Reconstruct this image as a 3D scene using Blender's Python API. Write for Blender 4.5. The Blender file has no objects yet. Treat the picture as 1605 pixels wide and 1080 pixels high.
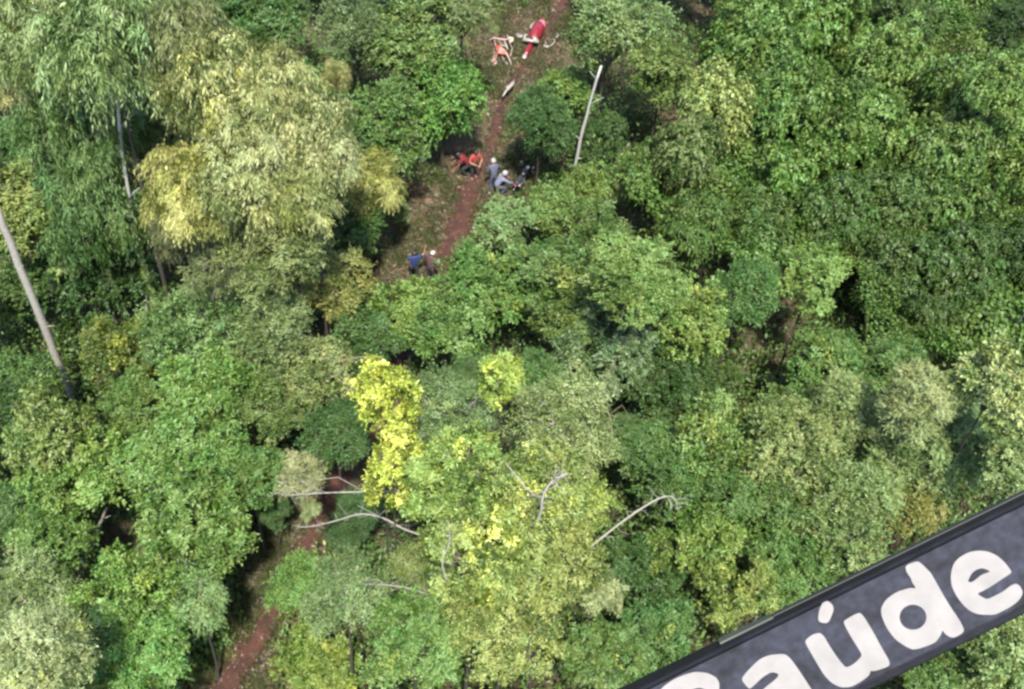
import bpy, math, random
import numpy as np
from mathutils import Vector, Matrix
random.seed(5)
rad = math.radians
scene = bpy.context.scene
COL = scene.collection

# ------------------------------------------------------------ camera
FPX = 1900.0                      # focal length in photo pixels (1605 wide)
CAM = Vector((0.0, 0.0, 37.0))
PITCH, ROLL = rad(50), rad(6)
_F = Vector((0, math.cos(PITCH), -math.sin(PITCH)))
_R = Vector((1, 0, 0)); _U = Vector((0, math.sin(PITCH), math.cos(PITCH)))
RX = _R*math.cos(ROLL) + _U*math.sin(ROLL)
UX = _U*math.cos(ROLL) - _R*math.sin(ROLL)
cd = bpy.data.cameras.new('camera'); cam = bpy.data.objects.new('camera', cd); COL.objects.link(cam)
cam.matrix_world = Matrix(((RX.x, UX.x, -_F.x, CAM.x), (RX.y, UX.y, -_F.y, CAM.y), (RX.z, UX.z, -_F.z, CAM.z), (0, 0, 0, 1)))
cd.sensor_width = 36; cd.lens = FPX/1605*36; cd.clip_end = 1500; cd.clip_start = .05
scene.camera = cam
# ------------------------------------------------------------ sky and sun
SUN_EL, SUN_AZ = rad(62), rad(174)      # azimuth measured clockwise from +Y (north): high sun behind the camera
w = bpy.data.worlds.new('World'); scene.world = w; w.use_nodes = True
nt = w.node_tree; sky = nt.nodes.new('ShaderNodeTexSky'); sky.sky_type = 'NISHITA'; sky.sun_disc = False
sky.sun_elevation = SUN_EL; sky.sun_rotation = SUN_AZ
bg = nt.nodes['Background']; nt.links.new(sky.outputs[0], bg.inputs[0]); bg.inputs[1].default_value = .12
sd = bpy.data.lights.new('sun', 'SUN'); sd.energy = 3.6; sd.angle = rad(2.5); sd.color = (1, .95, .86)
so = bpy.data.objects.new('sun', sd); COL.objects.link(so)
sdir = Vector((math.sin(SUN_AZ)*math.cos(SUN_EL), math.cos(SUN_AZ)*math.cos(SUN_EL), math.sin(SUN_EL)))
so.rotation_euler = sdir.to_track_quat('Z', 'Y').to_euler(); so.location = (0, -30, 60)
scene.view_settings.view_transform = 'Standard'; scene.view_settings.look = 'None'
scene.view_settings.gamma = 1; scene.view_settings.exposure = 2.0
scene.cycles.pixel_filter_type = 'BLACKMAN_HARRIS'; scene.cycles.filter_width = 2.7
scene.cycles.max_bounces = 6; scene.cycles.diffuse_bounces = 3; scene.cycles.transmission_bounces = 4
scene.cycles.transparent_max_bounces = 4

# ------------------------------------------------------------ helpers
def H(x, y):                      # the lie of the land
    return .35*math.sin(x*.11+1.3)*math.sin(y*.09+.4) + .12*math.sin(x*.37+y*.23)
def Hn(x, y):
    return .35*np.sin(x*.11+1.3)*np.sin(y*.09+.4) + .12*np.sin(x*.37+y*.23)
def at(px, py, z):                # the place at height z that stands behind photo pixel px, py
    d = _F + RX*((px-802.5)/FPX) - UX*((py-540)/FPX)
    t = (z-CAM.z)/d.z
    return CAM + d*t
def ground(px, py):
    p = at(px, py, 0)
    for _ in range(4): p = at(px, py, H(p.x, p.y))
    return p
def depth(p): return (p-CAM).dot(_F)
def tag(o, label=None, cat=None, group=None, kind=None):
    for k, v in (('label', label), ('category', cat), ('group', group), ('kind', kind)):
        if v: o[k] = v
    return o
def link(name, me, parent=None, mat=None):
    o = bpy.data.objects.new(name, me); COL.objects.link(o)
    if mat is not None and len(me.materials) == 0: me.materials.append(mat)
    if parent is not None: o.parent = parent
    return o
def empty(name, loc, rz=0):
    o = bpy.data.objects.new(name, None); COL.objects.link(o); o.location = loc; o.rotation_euler = (0, 0, rz)
    o.empty_display_size = .3; return o
def srgb(r, g, b, k=1.0):
    f = lambda c: ((c/255)/12.92 if c/255 <= .04045 else (((c/255)+.055)/1.055)**2.4)*k
    return (f(r), f(g), f(b))

class MB:                          # collects simple shapes into one mesh
    def __init__(s): s.v = []; s.f = []; s.m = []
    def add(s, vs, fs, m=0):
        b = len(s.v); s.v += [tuple(v) for v in vs]; s.f += [tuple(b+i for i in f) for f in fs]; s.m += [m]*len(fs)
    def tube(s, pts, rs, n=7, m=0, cap=True):
        pts = [Vector(p) for p in pts]
        if not hasattr(rs, '__len__'): rs = [rs]*len(pts)
        vs = []; up = None
        for i, p in enumerate(pts):
            t = (pts[min(i+1, len(pts)-1)] - pts[max(i-1, 0)]).normalized()
            if up is None: up = t.orthogonal().normalized()
            up = (up - t*up.dot(t)).normalized(); q = t.cross(up)
            for k in range(n):
                a = 2*math.pi*k/n; vs.append(p + (up*math.cos(a)+q*math.sin(a))*rs[i])
        fs = [(i*n+k, i*n+(k+1) % n, (i+1)*n+(k+1) % n, (i+1)*n+k) for i in range(len(pts)-1) for k in range(n)]
        if cap: fs += [tuple(range(n))[::-1], tuple((len(pts)-1)*n+k for k in range(n))]
        s.add(vs, fs, m)
    def torus(s, c, ax, R, r, N=20, n=6, m=0):
        c = Vector(c); ax = Vector(ax).normalized(); u = ax.orthogonal().normalized(); w_ = ax.cross(u); vs = []
        for i in range(N):
            a = 2*math.pi*i/N; d = u*math.cos(a)+w_*math.sin(a)
            for k in range(n):
                b = 2*math.pi*k/n; vs.append(c+d*(R+r*math.cos(b))+ax*r*math.sin(b))
        s.add(vs, [(i*n+k, i*n+(k+1) % n, ((i+1) % N)*n+(k+1) % n, ((i+1) % N)*n+k) for i in range(N) for k in range(n)], m)
    def loft(s, rings, m=0):       # rings: lists of equally many points
        n = len(rings[0]); vs = [p for r in rings for p in r]
        fs = [(i*n+k, i*n+(k+1) % n, (i+1)*n+(k+1) % n, (i+1)*n+k) for i in range(len(rings)-1) for k in range(n)]
        fs += [tuple(range(n))[::-1], tuple((len(rings)-1)*n+k for k in range(n))]
        s.add(vs, fs, m)
    def box(s, c, h, M=None, m=0):
        vs = [Vector((x*h[0], y*h[1], z*h[2])) for x in (-1, 1) for y in (-1, 1) for z in (-1, 1)]
        if M: vs = [M @ v for v in vs]
        s.add([v+Vector(c) for v in vs], [(0, 1, 3, 2), (4, 6, 7, 5), (0, 4, 5, 1), (2, 3, 7, 6), (0, 2, 6, 4), (1, 5, 7, 3)], m)
    def build(s, name, mats, parent=None, smooth=True):
        me = bpy.data.meshes.new(name); me.from_pydata([tuple(v) for v in s.v], [], s.f)
        for m in (mats if isinstance(mats, (list, tuple)) else [mats]): me.materials.append(m)
        me.polygons.foreach_set('material_index', s.m)
        if smooth: me.polygons.foreach_set('use_smooth', [True]*len(s.f))
        me.update()
        return link(name, me, parent)

# ------------------------------------------------------------ materials
def mat(name, col=(.5, .5, .5), rough=.6, metal=0.0, noise=0.0, nscale=20.0, bump=0.0):
    m = bpy.data.materials.new(name); m.use_nodes = True; t = m.node_tree; b = t.nodes['Principled BSDF']
    b.inputs['Roughness'].default_value = rough; b.inputs['Metallic'].default_value = metal
    b.inputs['Base Color'].default_value = (*col, 1)
    if noise or bump:
        tc = t.nodes.new('ShaderNodeTexCoord'); nz = t.nodes.new('ShaderNodeTexNoise'); nz.inputs['Scale'].default_value = nscale
        nz.inputs['Detail'].default_value = 6; t.links.new(tc.outputs['Object'], nz.inputs['Vector'])
        if noise:
            mp = t.nodes.new('ShaderNodeMapRange'); t.links.new(nz.outputs[0], mp.inputs[0])
            mp.inputs[1].default_value = .3; mp.inputs[2].default_value = .7
            mp.inputs[3].default_value = 1-noise; mp.inputs[4].default_value = 1+noise
            mx = t.nodes.new('ShaderNodeVectorMath'); mx.operation = 'SCALE'; mx.inputs[0].default_value = col
            t.links.new(mp.outputs[0], mx.inputs['Scale']); t.links.new(mx.outputs[0], b.inputs['Base Color'])
        if bump:
            bp = t.nodes.new('ShaderNodeBump'); bp.inputs['Strength'].default_value = bump; bp.inputs['Distance'].default_value = .02
            t.links.new(nz.outputs[0], bp.inputs['Height']); t.links.new(bp.outputs[0], b.inputs['Normal'])
    return m

def leaf_mat():
    m = bpy.data.materials.new('leaf'); m.use_nodes = True; t = m.node_tree; N = t.nodes; L = t.links
    out = N['Material Output']; N.remove(N['Principled BSDF'])
    oi = N.new('ShaderNodeObjectInfo')
    a1 = N.new('ShaderNodeAttribute'); a1.attribute_name = 'tone'
    a2 = N.new('ShaderNodeAttribute'); a2.attribute_name = 'clump'
    # clumps of yellowing leaves: share given by the object colour's alpha
    lt = N.new('ShaderNodeMath'); lt.operation = 'LESS_THAN'; L.new(a2.outputs['Fac'], lt.inputs[0]); L.new(oi.outputs['Alpha'], lt.inputs[1])
    yl = N.new('ShaderNodeMix'); yl.data_type = 'RGBA'; yl.inputs['B'].default_value = (.37, .47, .012, 1)
    sc = N.new('ShaderNodeMath'); sc.operation = 'MULTIPLY'; ya = N.new('ShaderNodeMath'); ya.operation = 'MULTIPLY_ADD'; ya.inputs[1].default_value = 1.1; ya.inputs[2].default_value = .15; ya.use_clamp = True; L.new(oi.outputs['Alpha'], ya.inputs[0])
    L.new(ya.outputs[0], sc.inputs[1]); L.new(lt.outputs[0], sc.inputs[0])
    L.new(sc.outputs[0], yl.inputs['Factor']); L.new(oi.outputs['Color'], yl.inputs['A'])
    gm = N.new('ShaderNodeMapRange'); L.new(a1.outputs['Fac'], gm.inputs[0]); gm.inputs[1].default_value = .2; gm.inputs[2].default_value = .62; gm.inputs[3].default_value = .3; gm.inputs[4].default_value = 1
    old = N.new('ShaderNodeMix'); old.data_type = 'RGBA'; L.new(gm.outputs[0], old.inputs['Factor']); old.inputs['A'].default_value = (.044, .088, .016, 1)   # older, darker leaves
    L.new(yl.outputs['Result'], old.inputs['B'])
    hs = N.new('ShaderNodeHueSaturation'); L.new(old.outputs['Result'], hs.inputs['Color'])
    mh = N.new('ShaderNodeMapRange'); L.new(a2.outputs['Fac'], mh.inputs[0]); mh.inputs[3].default_value = .475; mh.inputs[4].default_value = .525
    L.new(mh.outputs[0], hs.inputs['Hue'])
    ms = N.new('ShaderNodeMapRange'); L.new(a1.outputs['Fac'], ms.inputs[0]); ms.inputs[3].default_value = 1.08; ms.inputs[4].default_value = .74
    L.new(ms.outputs[0], hs.inputs['Saturation'])
    mv = N.new('ShaderNodeMapRange'); L.new(a1.outputs['Fac'], mv.inputs[0]); mv.inputs[3].default_value = .38; mv.inputs[4].default_value = 1.8
    L.new(mv.outputs[0], hs.inputs['Value'])
    p = N.new('ShaderNodeBsdfPrincipled'); p.inputs['Roughness'].default_value = .5
    p.inputs['Specular IOR Level'].default_value = .28
    tr = N.new('ShaderNodeBsdfTranslucent'); tc = N.new('ShaderNodeHueSaturation'); tc.inputs['Value'].default_value = 1.2; tc.inputs['Hue'].default_value = .49
    L.new(hs.outputs[0], tc.inputs['Color']); L.new(tc.outputs[0], tr.inputs[0]); L.new(hs.outputs[0], p.inputs['Base Color'])
    mx = N.new('ShaderNodeMixShader'); mx.inputs[0].default_value = .27
    L.new(p.outputs[0], mx.inputs[1]); L.new(tr.outputs[0], mx.inputs[2]); L.new(mx.outputs[0], out.inputs[0])
    return m
LEAF = leaf_mat()
BARK = mat('bark', srgb(150, 138, 120, .28), .9, 0, .4, 9, .6)
DARKBARK = mat('dark_bark', srgb(90, 80, 62, .25), .9, 0, .4, 9, .6)
PALEBARK = mat('pale_bark', srgb(196, 190, 176, .32), .85, 0, .22, 14, .5)
MOSSBARK = mat('mossy_bark', srgb(140, 160, 80, .3), .9, 0, .35, 10, .6)
TWIG = mat('dry_twig', srgb(190, 170, 136, .26), .9, 0, .3, 14, .3)
# ------------------------------------------------------------ ground and track
TRACK = [(905, -40, 24), (885, 0, 20), (868, 30, 18), (850, 60, 14), (815, 110, 14), (790, 160, 16), (775, 215, 28), (760, 255, 30), (738, 300, 46), (722, 350, 50),
         (704, 400, 54), (684, 445, 44), (645, 520, 40), (595, 620, 40), (545, 720, 44), (513, 790, 46), (484, 850, 46), (434, 950, 50), (402, 1005, 56),
         (365, 1060, 66), (320, 1130, 70), (260, 1220, 70)]
TR = []
for px, py, wd in TRACK:
    p = ground(px, py); TR.append((p.x, p.y, wd*.9*depth(p)/FPX/2))
TRN = np.array(TR)
def track_dist(x, y):              # distance from the middle line in half-widths, and in metres
    best = np.full(np.shape(x), 1e9); bw = np.ones(np.shape(x))
    for i in range(len(TRN)-1):
        a = TRN[i]; b = TRN[i+1]; d = b[:2]-a[:2]; L2 = (d**2).sum()
        t = np.clip(((x-a[0])*d[0]+(y-a[1])*d[1])/L2, 0, 1)
        q = np.hypot(x-a[0]-d[0]*t, y-a[1]-d[1]*t); hw = a[2]+(b[2]-a[2])*t
        sel = q < best; best = np.where(sel, q, best); bw = np.where(sel, hw, bw)
    return best, bw
# the open, littered clearing beside the track (pixel outline on the ground)
CLEAR = [[(842, -30), (930, -30), (905, 40), (870, 120), (812, 180), (800, 240), (840, 262), (838, 300), (800, 330), (745, 345), (735, 400), (700, 445), (650, 470),
          (560, 470), (575, 410), (620, 370), (640, 300), (690, 245), (745, 235), (770, 200), (745, 120), (735, 60), (790, 20)],
         [(400, 820), (520, 770), (535, 800), (500, 870), (455, 960), (440, 1100), (380, 1200), (240, 1200), (280, 1070), (370, 960), (380, 880)]]
CLW = [np.array([[ground(*p).x, ground(*p).y] for p in c]) for c in CLEAR]
def inside(x, y, poly):
    r = np.zeros(np.shape(x), bool); n = len(poly); j = n-1
    for i in range(n):
        xi, yi = poly[i]; xj, yj = poly[j]
        c = ((yi > y) != (yj > y)) & (x < (xj-xi)*(y-yi)/(yj-yi+1e-12)+xi); r ^= c; j = i
    return r
def in_clear(x, y):
    r = np.zeros(np.shape(x), bool)
    for c in CLW: r |= inside(x, y, c)
    return r

def make_ground():
    fine = np.arange(-45, 45.01, .5); far = np.array([-400, -200, -110, -70]); xs = np.concatenate([far, fine, -far[::-1]])
    fy = np.arange(0, 90.01, .5); ys = np.concatenate([[-350, -180, -80, -30], fy, [110, 150, 240, 500]])
    X, Y = np.meshgrid(xs, ys); Z = Hn(X, Y)
    v = np.stack([X, Y, Z], -1).reshape(-1, 3); nx = len(xs); f = []
    for j in range(len(ys)-1):
        for i in range(nx-1): a = j*nx+i; f.append((a, a+1, a+nx+1, a+nx))
    me = bpy.data.meshes.new('ground'); me.from_pydata(v.tolist(), [], f); me.polygons.foreach_set('use_smooth', [True]*len(f))
    at_ = me.attributes.new('bare', 'FLOAT', 'POINT'); cm = in_clear(X, Y).astype(float); cm = (cm+np.roll(cm, 1, 0)+np.roll(cm, -1, 0)+np.roll(cm, 1, 1)+np.roll(cm, -1, 1))/5
    at_.data.foreach_set('value', cm.reshape(-1).astype(np.float32))
    m = bpy.data.materials.new('forest_floor'); m.use_nodes = True; t = m.node_tree; N = t.nodes; L = t.links; b = N['Principled BSDF']
    tc = N.new('ShaderNodeTexCoord'); n1 = N.new('ShaderNodeTexNoise'); n1.inputs['Scale'].default_value = .7; n1.inputs['Detail'].default_value = 8
    n2 = N.new('ShaderNodeTexNoise'); n2.inputs['Scale'].default_value = 9; n2.inputs['Detail'].default_value = 8; n2.inputs['Roughness'].default_value = .75
    L.new(tc.outputs['Object'], n1.inputs['Vector']); L.new(tc.outputs['Object'], n2.inputs['Vector'])
    r1 = N.new('ShaderNodeValToRGB'); L.new(n1.outputs[0], r1.inputs[0]); e = r1.color_ramp.elements
    e[0].position = .38; e[0].color = (*srgb(98, 100, 62, .24), 1); e[1].position = .66; e[1].color = (*srgb(128, 108, 80, .24), 1)
    r2 = N.new('ShaderNodeValToRGB'); L.new(n2.outputs[0], r2.inputs[0]); e = r2.color_ramp.elements
    e[0].position = .35; e[0].color = (.4, .36, .32, 1); e[1].position = .68; e[1].color = (1.7, 1.55, 1.4, 1)
    ab = N.new('ShaderNodeAttribute'); ab.attribute_name = 'bare'; r3 = N.new('ShaderNodeValToRGB'); L.new(n1.outputs[0], r3.inputs[0]); e = r3.color_ramp.elements   # dry earth and litter of the clearing
    e[0].position = .4; e[0].color = (*srgb(122, 108, 78, .3), 1); e[1].position = .58; e[1].color = (*srgb(176, 134, 118, .34), 1)
    mb_ = N.new('ShaderNodeMix'); mb_.data_type = 'RGBA'; L.new(ab.outputs['Fac'], mb_.inputs['Factor']); L.new(r1.outputs[0], mb_.inputs['A']); L.new(r3.outputs[0], mb_.inputs['B'])
    mx = N.new('ShaderNodeMix'); mx.data_type = 'RGBA'; mx.blend_type = 'MULTIPLY'; mx.inputs[0].default_value = 1
    L.new(mb_.outputs['Result'], mx.inputs['A']); L.new(r2.outputs[0], mx.inputs['B']); L.new(mx.outputs['Result'], b.inputs['Base Color']); b.inputs['Roughness'].default_value = .95
    bp = N.new('ShaderNodeBump'); bp.inputs['Distance'].default_value = .08; bp.inputs['Strength'].default_value = .8; L.new(n2.outputs[0], bp.inputs['Height']); L.new(bp.outputs[0], b.inputs['Normal'])
    o = link('ground', me, None, m); tag(o, kind='structure')
make_ground()

def make_track():
    # resample the centre line
    pts = []
    for i in range(len(TR)-1):
        p0 = TR[max(i-1, 0)]; p1 = TR[i]; p2 = TR[i+1]; p3 = TR[min(i+2, len(TR)-1)]
        for k in range(12):
            t = k/12; pts.append([.5*((2*b)+(-a+c)*t+(2*a-5*b+4*c-d)*t*t+(-a+3*b-3*c+d)*t**3) for a, b, c, d in zip(p0, p1, p2, p3)])
    P = np.array(pts); T = np.gradient(P[:, :2], axis=0); T /= np.linalg.norm(T, axis=1)[:, None]; Nn = np.stack([-T[:, 1], T[:, 0]], 1)
    rg = np.random.default_rng(3); K = 17; v = []; f = []
    jl = np.interp(np.arange(len(P)), np.arange(0, len(P), 2.), rg.normal(0, .22, (len(P)+1)//2)); jr = np.interp(np.arange(len(P)), np.arange(0, len(P), 2.), rg.normal(0, .22, (len(P)+1)//2))
    for i in range(len(P)):
        for k in range(K):
            s = -1+2*k/(K-1); wd = P[i, 2]*(1+(jl[i] if s < 0 else jr[i])); q = P[i, :2]+Nn[i]*s*wd
            rut = -.05*math.exp(-((abs(s)-.5)/.18)**2)
            v.append((q[0], q[1], H(q[0], q[1])+.035*(1-abs(s)**6)+rut*.6+(.02 if abs(s) < .99 else -.05)+rg.normal(0, .006)))
    for i in range(len(P)-1):
        for k in range(K-1): a = i*K+k; f.append((a, a+1, a+K+1, a+K))
    me = bpy.data.meshes.new('dirt_track'); me.from_pydata(v, [], f); me.polygons.foreach_set('use_smooth', [True]*len(f))
    m = bpy.data.materials.new('red_earth'); m.use_nodes = True; t = m.node_tree; N = t.nodes; L = t.links; b = N['Principled BSDF']
    tc = N.new('ShaderNodeTexCoord'); n2 = N.new('ShaderNodeTexNoise'); n2.inputs['Scale'].default_value = 2.2; n2.inputs['Detail'].default_value = 10; n2.inputs['Roughness'].default_value = .72
    L.new(tc.outputs['Object'], n2.inputs['Vector']); r = N.new('ShaderNodeValToRGB'); L.new(n2.outputs[0], r.inputs[0]); e = r.color_ramp.elements
    e[0].position = .33; e[0].color = (*srgb(88, 50, 34, .13), 1); e[1].position = .7; e[1].color = (*srgb(168, 108, 80, .17), 1)
    x = e.new(.5); x.color = (*srgb(130, 70, 50, .145), 1)
    L.new(r.outputs[0], b.inputs['Base Color']); b.inputs['Roughness'].default_value = .95
    bp = N.new('ShaderNodeBump'); bp.inputs['Distance'].default_value = .06; bp.inputs['Strength'].default_value = .7; L.new(n2.outputs[0], bp.inputs['Height']); L.new(bp.outputs[0], b.inputs['Normal'])
    o = link('dirt_track', me, None, m); tag(o, kind='structure')
make_track()

# ------------------------------------------------------------ leaves
def nrm(a): return a/np.maximum(np.linalg.norm(a, axis=-1, keepdims=True), 1e-9)
def leaf_mesh(name, P, D, Nv, Lg, Wd, tone, clump, m=None):
    n = len(P); S = nrm(np.cross(Nv, D)); up = np.cross(D, S)
    L_ = Lg[:, None]; W_ = Wd[:, None]
    v = np.empty((n, 4, 3), np.float32)
    v[:, 0] = P; v[:, 1] = P+D*L_*.45+S*W_*.5+up*W_*.12; v[:, 2] = P+D*L_-up*L_*.12; v[:, 3] = P+D*L_*.45-S*W_*.5+up*W_*.12
    me = bpy.data.meshes.new(name); me.vertices.add(n*4); me.vertices.foreach_set('co', v.reshape(-1))
    me.loops.add(n*4); me.loops.foreach_set('vertex_index', np.arange(n*4, dtype=np.int32))
    me.polygons.add(n); me.polygons.foreach_set('loop_start', np.arange(0, n*4, 4, dtype=np.int32))
    try: me.polygons.foreach_set('loop_total', np.full(n, 4, np.int32))
    except Exception: pass
    for nm, val in (('tone', tone), ('clump', clump)):
        a = me.attributes.new(nm, 'FLOAT', 'FACE'); a.data.foreach_set('value', np.clip(val, 0, 1).astype(np.float32))
    me.update(calc_edges=True); me.materials.append(m or LEAF)
    return me

KIND = dict(      # lobes, clumps, sprays, leaves, leaf length, width, spray length (of R), droop, squash, lobe radius, leaf hang
    broad=dict(nl=13, nc=22, ns=9, nv=8, L=.135, W=.078, sl=.17, dr=.25, sq=1.0, lr=(.26, .46), hang=.15, spread=.70),
    tuft =dict(nl=12, nc=14, ns=12, nv=8, L=.17, W=.085, sl=.20, dr=.35, sq=1.0, lr=(.26, .48), hang=.25, spread=.70),
    fine =dict(nl=9, nc=30, ns=10, nv=10, L=.085, W=.045, sl=.20, dr=.2, sq=.85, lr=(.34, .5), hang=.1, spread=.60),
    sparse=dict(nl=12, nc=22, ns=8, nv=9, L=.11, W=.055, sl=.27, dr=.45, sq=.8, lr=(.26, .42), hang=.35, spread=.74),
    loose=dict(nl=16, nc=12, ns=11, nv=9, L=.15, W=.08, sl=.19, dr=.35, sq=1.1, lr=(.18, .34), hang=.25, spread=.80),
    feather=dict(nl=13, nc=15, ns=15, nv=12, L=.165, W=.036, sl=.30, dr=1.1, sq=1.0, lr=(.26, .40), hang=1.1, spread=.66),
    drape=dict(nl=9, nc=34, ns=8, nv=8, L=.12, W=.10, sl=.17, dr=1.4, sq=1.25, lr=(.34, .48), hang=.8, spread=.50),
    dome =dict(nl=10, nc=32, ns=10, nv=8, L=.115, W=.052, sl=.17, dr=.3, sq=.9, lr=(.34, .52), hang=.2, spread=.52),
)
def crown_mesh(kind, seed, R=2.2):
    k = dict(KIND[kind]); g = np.random.default_rng(seed)
    k['nl'] = int(k['nl']*g.uniform(.8, 1.25)); k['L'] *= g.uniform(.8, 1.2); k['W'] *= g.uniform(.8, 1.25); k['spread'] *= g.uniform(.9, 1.12); k['hang'] += g.uniform(-.1, .15)
    k['nc'] = int(k['nc']*g.uniform(.9, 1.15))
    nl = k['nl']; az = (np.arange(nl)*2.4+g.uniform(0, .8, nl)); el = g.uniform(-.75, 1.1, nl)
    ds = k['spread']*R*g.uniform(.7, 1.15, nl); ds[0] = .1*R; el[0] = 1.2
    lc = np.stack([np.cos(az)*np.cos(el)*ds, np.sin(az)*np.cos(el)*ds, np.sin(el)*ds*k['sq']], 1)
    lr = g.uniform(*k['lr'], nl)*R
    nc = k['nc']; u = g.normal(size=(nl, nc*2, 3)); u[..., 2] += .25; u = nrm(u)
    c = lc[:, None]+u*lr[:, None, None]*g.uniform(.55, 1.18, (nl, nc*2, 1))
    c = c.reshape(-1, 3); u = u.reshape(-1, 3); li = np.repeat(np.arange(nl), nc*2)
    dd = np.linalg.norm(c[:, None]-lc[None], axis=2)/lr[None]; dd[np.arange(len(c)), li] = 9
    keep = (dd.min(1) > .62); c = c[keep][:]; u = u[keep]; li = li[keep]
    sel = g.permutation(len(c))[:int(nl*nc*.95)]; c = c[sel]; u = u[sel]; li = li[sel]
    M = len(c); ctone = np.clip(g.normal(.45, .19, M)+g.normal(0, .10, nl)[li], 0, 1); cid = g.uniform(0, 1, M)*.7+.3*g.uniform(0, 1, nl)[li]
    ns = k['ns']; s0 = np.repeat(c, ns, 0); su = np.repeat(u, ns, 0)
    st = np.repeat(ctone, ns); sc = np.repeat(cid, ns)
    sd = g.normal(size=s0.shape)*.75+su*.8; sd[:, 2] += .25; sd = nrm(sd)
    s0 = s0-su*.06*R+g.normal(size=s0.shape)*.045*R
    sl = k['sl']*R*g.uniform(.6, 1.25, len(s0)); st = st+g.normal(0, .07, len(s0))
    nv = k['nv']; t = np.tile((np.arange(nv)+.6)/nv, len(s0)); P0 = np.repeat(s0, nv, 0); SD = np.repeat(sd, nv, 0); SL = np.repeat(sl, nv)
    tt = t[:, None]*SL[:, None]; P = P0+SD*tt; P[:, 2] -= k['dr']*t*t*SL*.6
    n = len(P); side = np.where(np.arange(n) % 2, 1., -1.)[:, None]
    sv = nrm(np.cross(SD, np.array([0, 0, 1.])+g.normal(size=(n, 3))*.3))
    D = SD*.7+sv*side*.75+g.normal(size=(n, 3))*.3; D[:, 2] -= k['hang']+k['dr']*.4*t; D = nrm(D)
    Nv = g.normal(size=(n, 3))*.42+np.repeat(su, nv, 0)*.45; Nv[:, 2] += .75; Nv = nrm(Nv)
    ls = np.repeat(np.repeat(g.uniform(.7, 1.35, M), ns), nv); Lg = ls*k['L']*g.uniform(.65, 1.3, n); Wd = ls*k['W']*g.uniform(.7, 1.25, n)
    tone = np.repeat(st, nv)+g.normal(0, .2, n)+.18*(t-.3); cl = np.repeat(sc, nv)+g.normal(0, .02, n)
    me = leaf_mesh('crown', P, D, Nv, Lg, Wd, tone, cl)
    # limbs that carry the lobes
    b = MB()
    for i in range(nl):
        e = Vector(lc[i]); s = Vector((0, 0, -R*.75)); mid = s.lerp(e, .5)+Vector((g.normal()*.15, g.normal()*.15, .1))*R*.5
        b.tube([s, s.lerp(mid, .5)+Vector((0, 0, .02)), mid, e], [.05*R*.8, .04*R*.8, .028*R*.8, .012*R], 5, cap=False)
        for q in range(4):
            a = Vector(nrm(g.normal(size=3)+np.array([0, 0, .4])))*lr[i]; b.tube([e-a*.1, e+a*.5, e+a*.95+Vector((0, 0, -.05))], [.01*R, .006*R, .002*R], 4, cap=False)
    lm = bpy.data.meshes.new('limbs'); lm.from_pydata([tuple(x) for x in b.v], [], b.f); lm.polygons.foreach_set('use_smooth', [True]*len(b.f))
    return me, lm
NSEED = dict(broad=5, tuft=4, fine=4, sparse=3, loose=4, feather=4, drape=4, dome=2)
PROTO = {k: [crown_mesh(k, 100+17*i+len(k)) for i in range(n)] for k, n in NSEED.items()}
for k in PROTO:
    for me, lm in PROTO[k]: lm.materials.append({'fine': BARK, 'sparse': PALEBARK, 'loose': BARK, 'feather': TWIG}.get(k, DARKBARK))
print('LEAVES', {k: len(PROTO[k][0][0].polygons) for k in PROTO})
def trunk_mesh(seed):
    g = random.Random(seed); b = MB(); pts = []; n = 9
    ax, ay = g.uniform(-.12, .12), g.uniform(-.12, .12)
    for i in range(n):
        t = i/(n-1); pts.append((ax*math.sin(t*3.1)+g.uniform(-.02, .02), ay*math.sin(t*3.1+.5), t))
    pts[0] = (0, 0, 0); pts[-1] = (0, 0, 1)
    rs = [.10*(1-.55*i/(n-1))*(1.5 if i == 0 else 1) for i in range(n)]
    b.tube(pts, rs, 8)
    me = bpy.data.meshes.new('trunk'); me.from_pydata([tuple(v) for v in b.v], [], b.f); me.polygons.foreach_set('use_smooth', [True]*len(b.f)); me.materials.append(DARKBARK)
    return me
TRUNKS = [trunk_mesh(i) for i in range(4)]
CNT = {}
NAMES = dict(broad='broadleaf_tree', tuft='broadleaf_tree', fine='fine_leaved_tree', sparse='wispy_tree', loose='loose_crowned_tree', feather='feathery_tree', drape='vine_covered_tree', dome='domed_tree')
def tree(kind, px, py, r, zc, col, label, alpha=0.0, sz=1.0, group=None, k=.36, trunk=True):
    i = CNT.get(kind, 0); CNT[kind] = i+1
    me, lm = PROTO[kind][i % len(PROTO[kind])]
    if kind == 'feather': sz *= 1.25
    if kind != 'feather' and zc < 9 and trunk and not (520 < px < 960 and py > 560) and not (kind in ('fine', 'sparse') and px < 560 and py < 500): zc = .62*zc+.7; sz *= 1.15
    p = at(px, py, zc); dep = depth(p); R = r*dep/FPX; s = R/(2.2*1.02)
    gz = H(p.x, p.y); g = random.Random(int(px*7+py*13))
    root = empty(NAMES[kind], (p.x, p.y, gz-.1))
    tag(root, label, 'tree', group or GROUPS[kind])
    c = link('crown', me, root); c.location = (0, 0, zc-gz+.1); c.rotation_euler = (0, 0, g.uniform(0, 6.28)); c.scale = (s, s, s*sz)
    pale = col[2]/col[1] > .52; rgb = srgb(col[0]*(1.06 if kind == 'drape' else .97 if pale else 1.05), min(255, col[1]*1.02), col[2]*(.92 if kind == 'feather' else .84 if pale else .68), k); c.color = (*rgb, alpha)
    b = link('limbs', lm, root); b.location = c.location; b.rotation_euler = c.rotation_euler; b.scale = c.scale
    if trunk:
        t = link('trunk', TRUNKS[i % 4], root); hh = max(.4, zc-gz+.1-.72*R*sz); t.scale = (min(1.2, s), min(1.2, s), hh)
    return root
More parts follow.
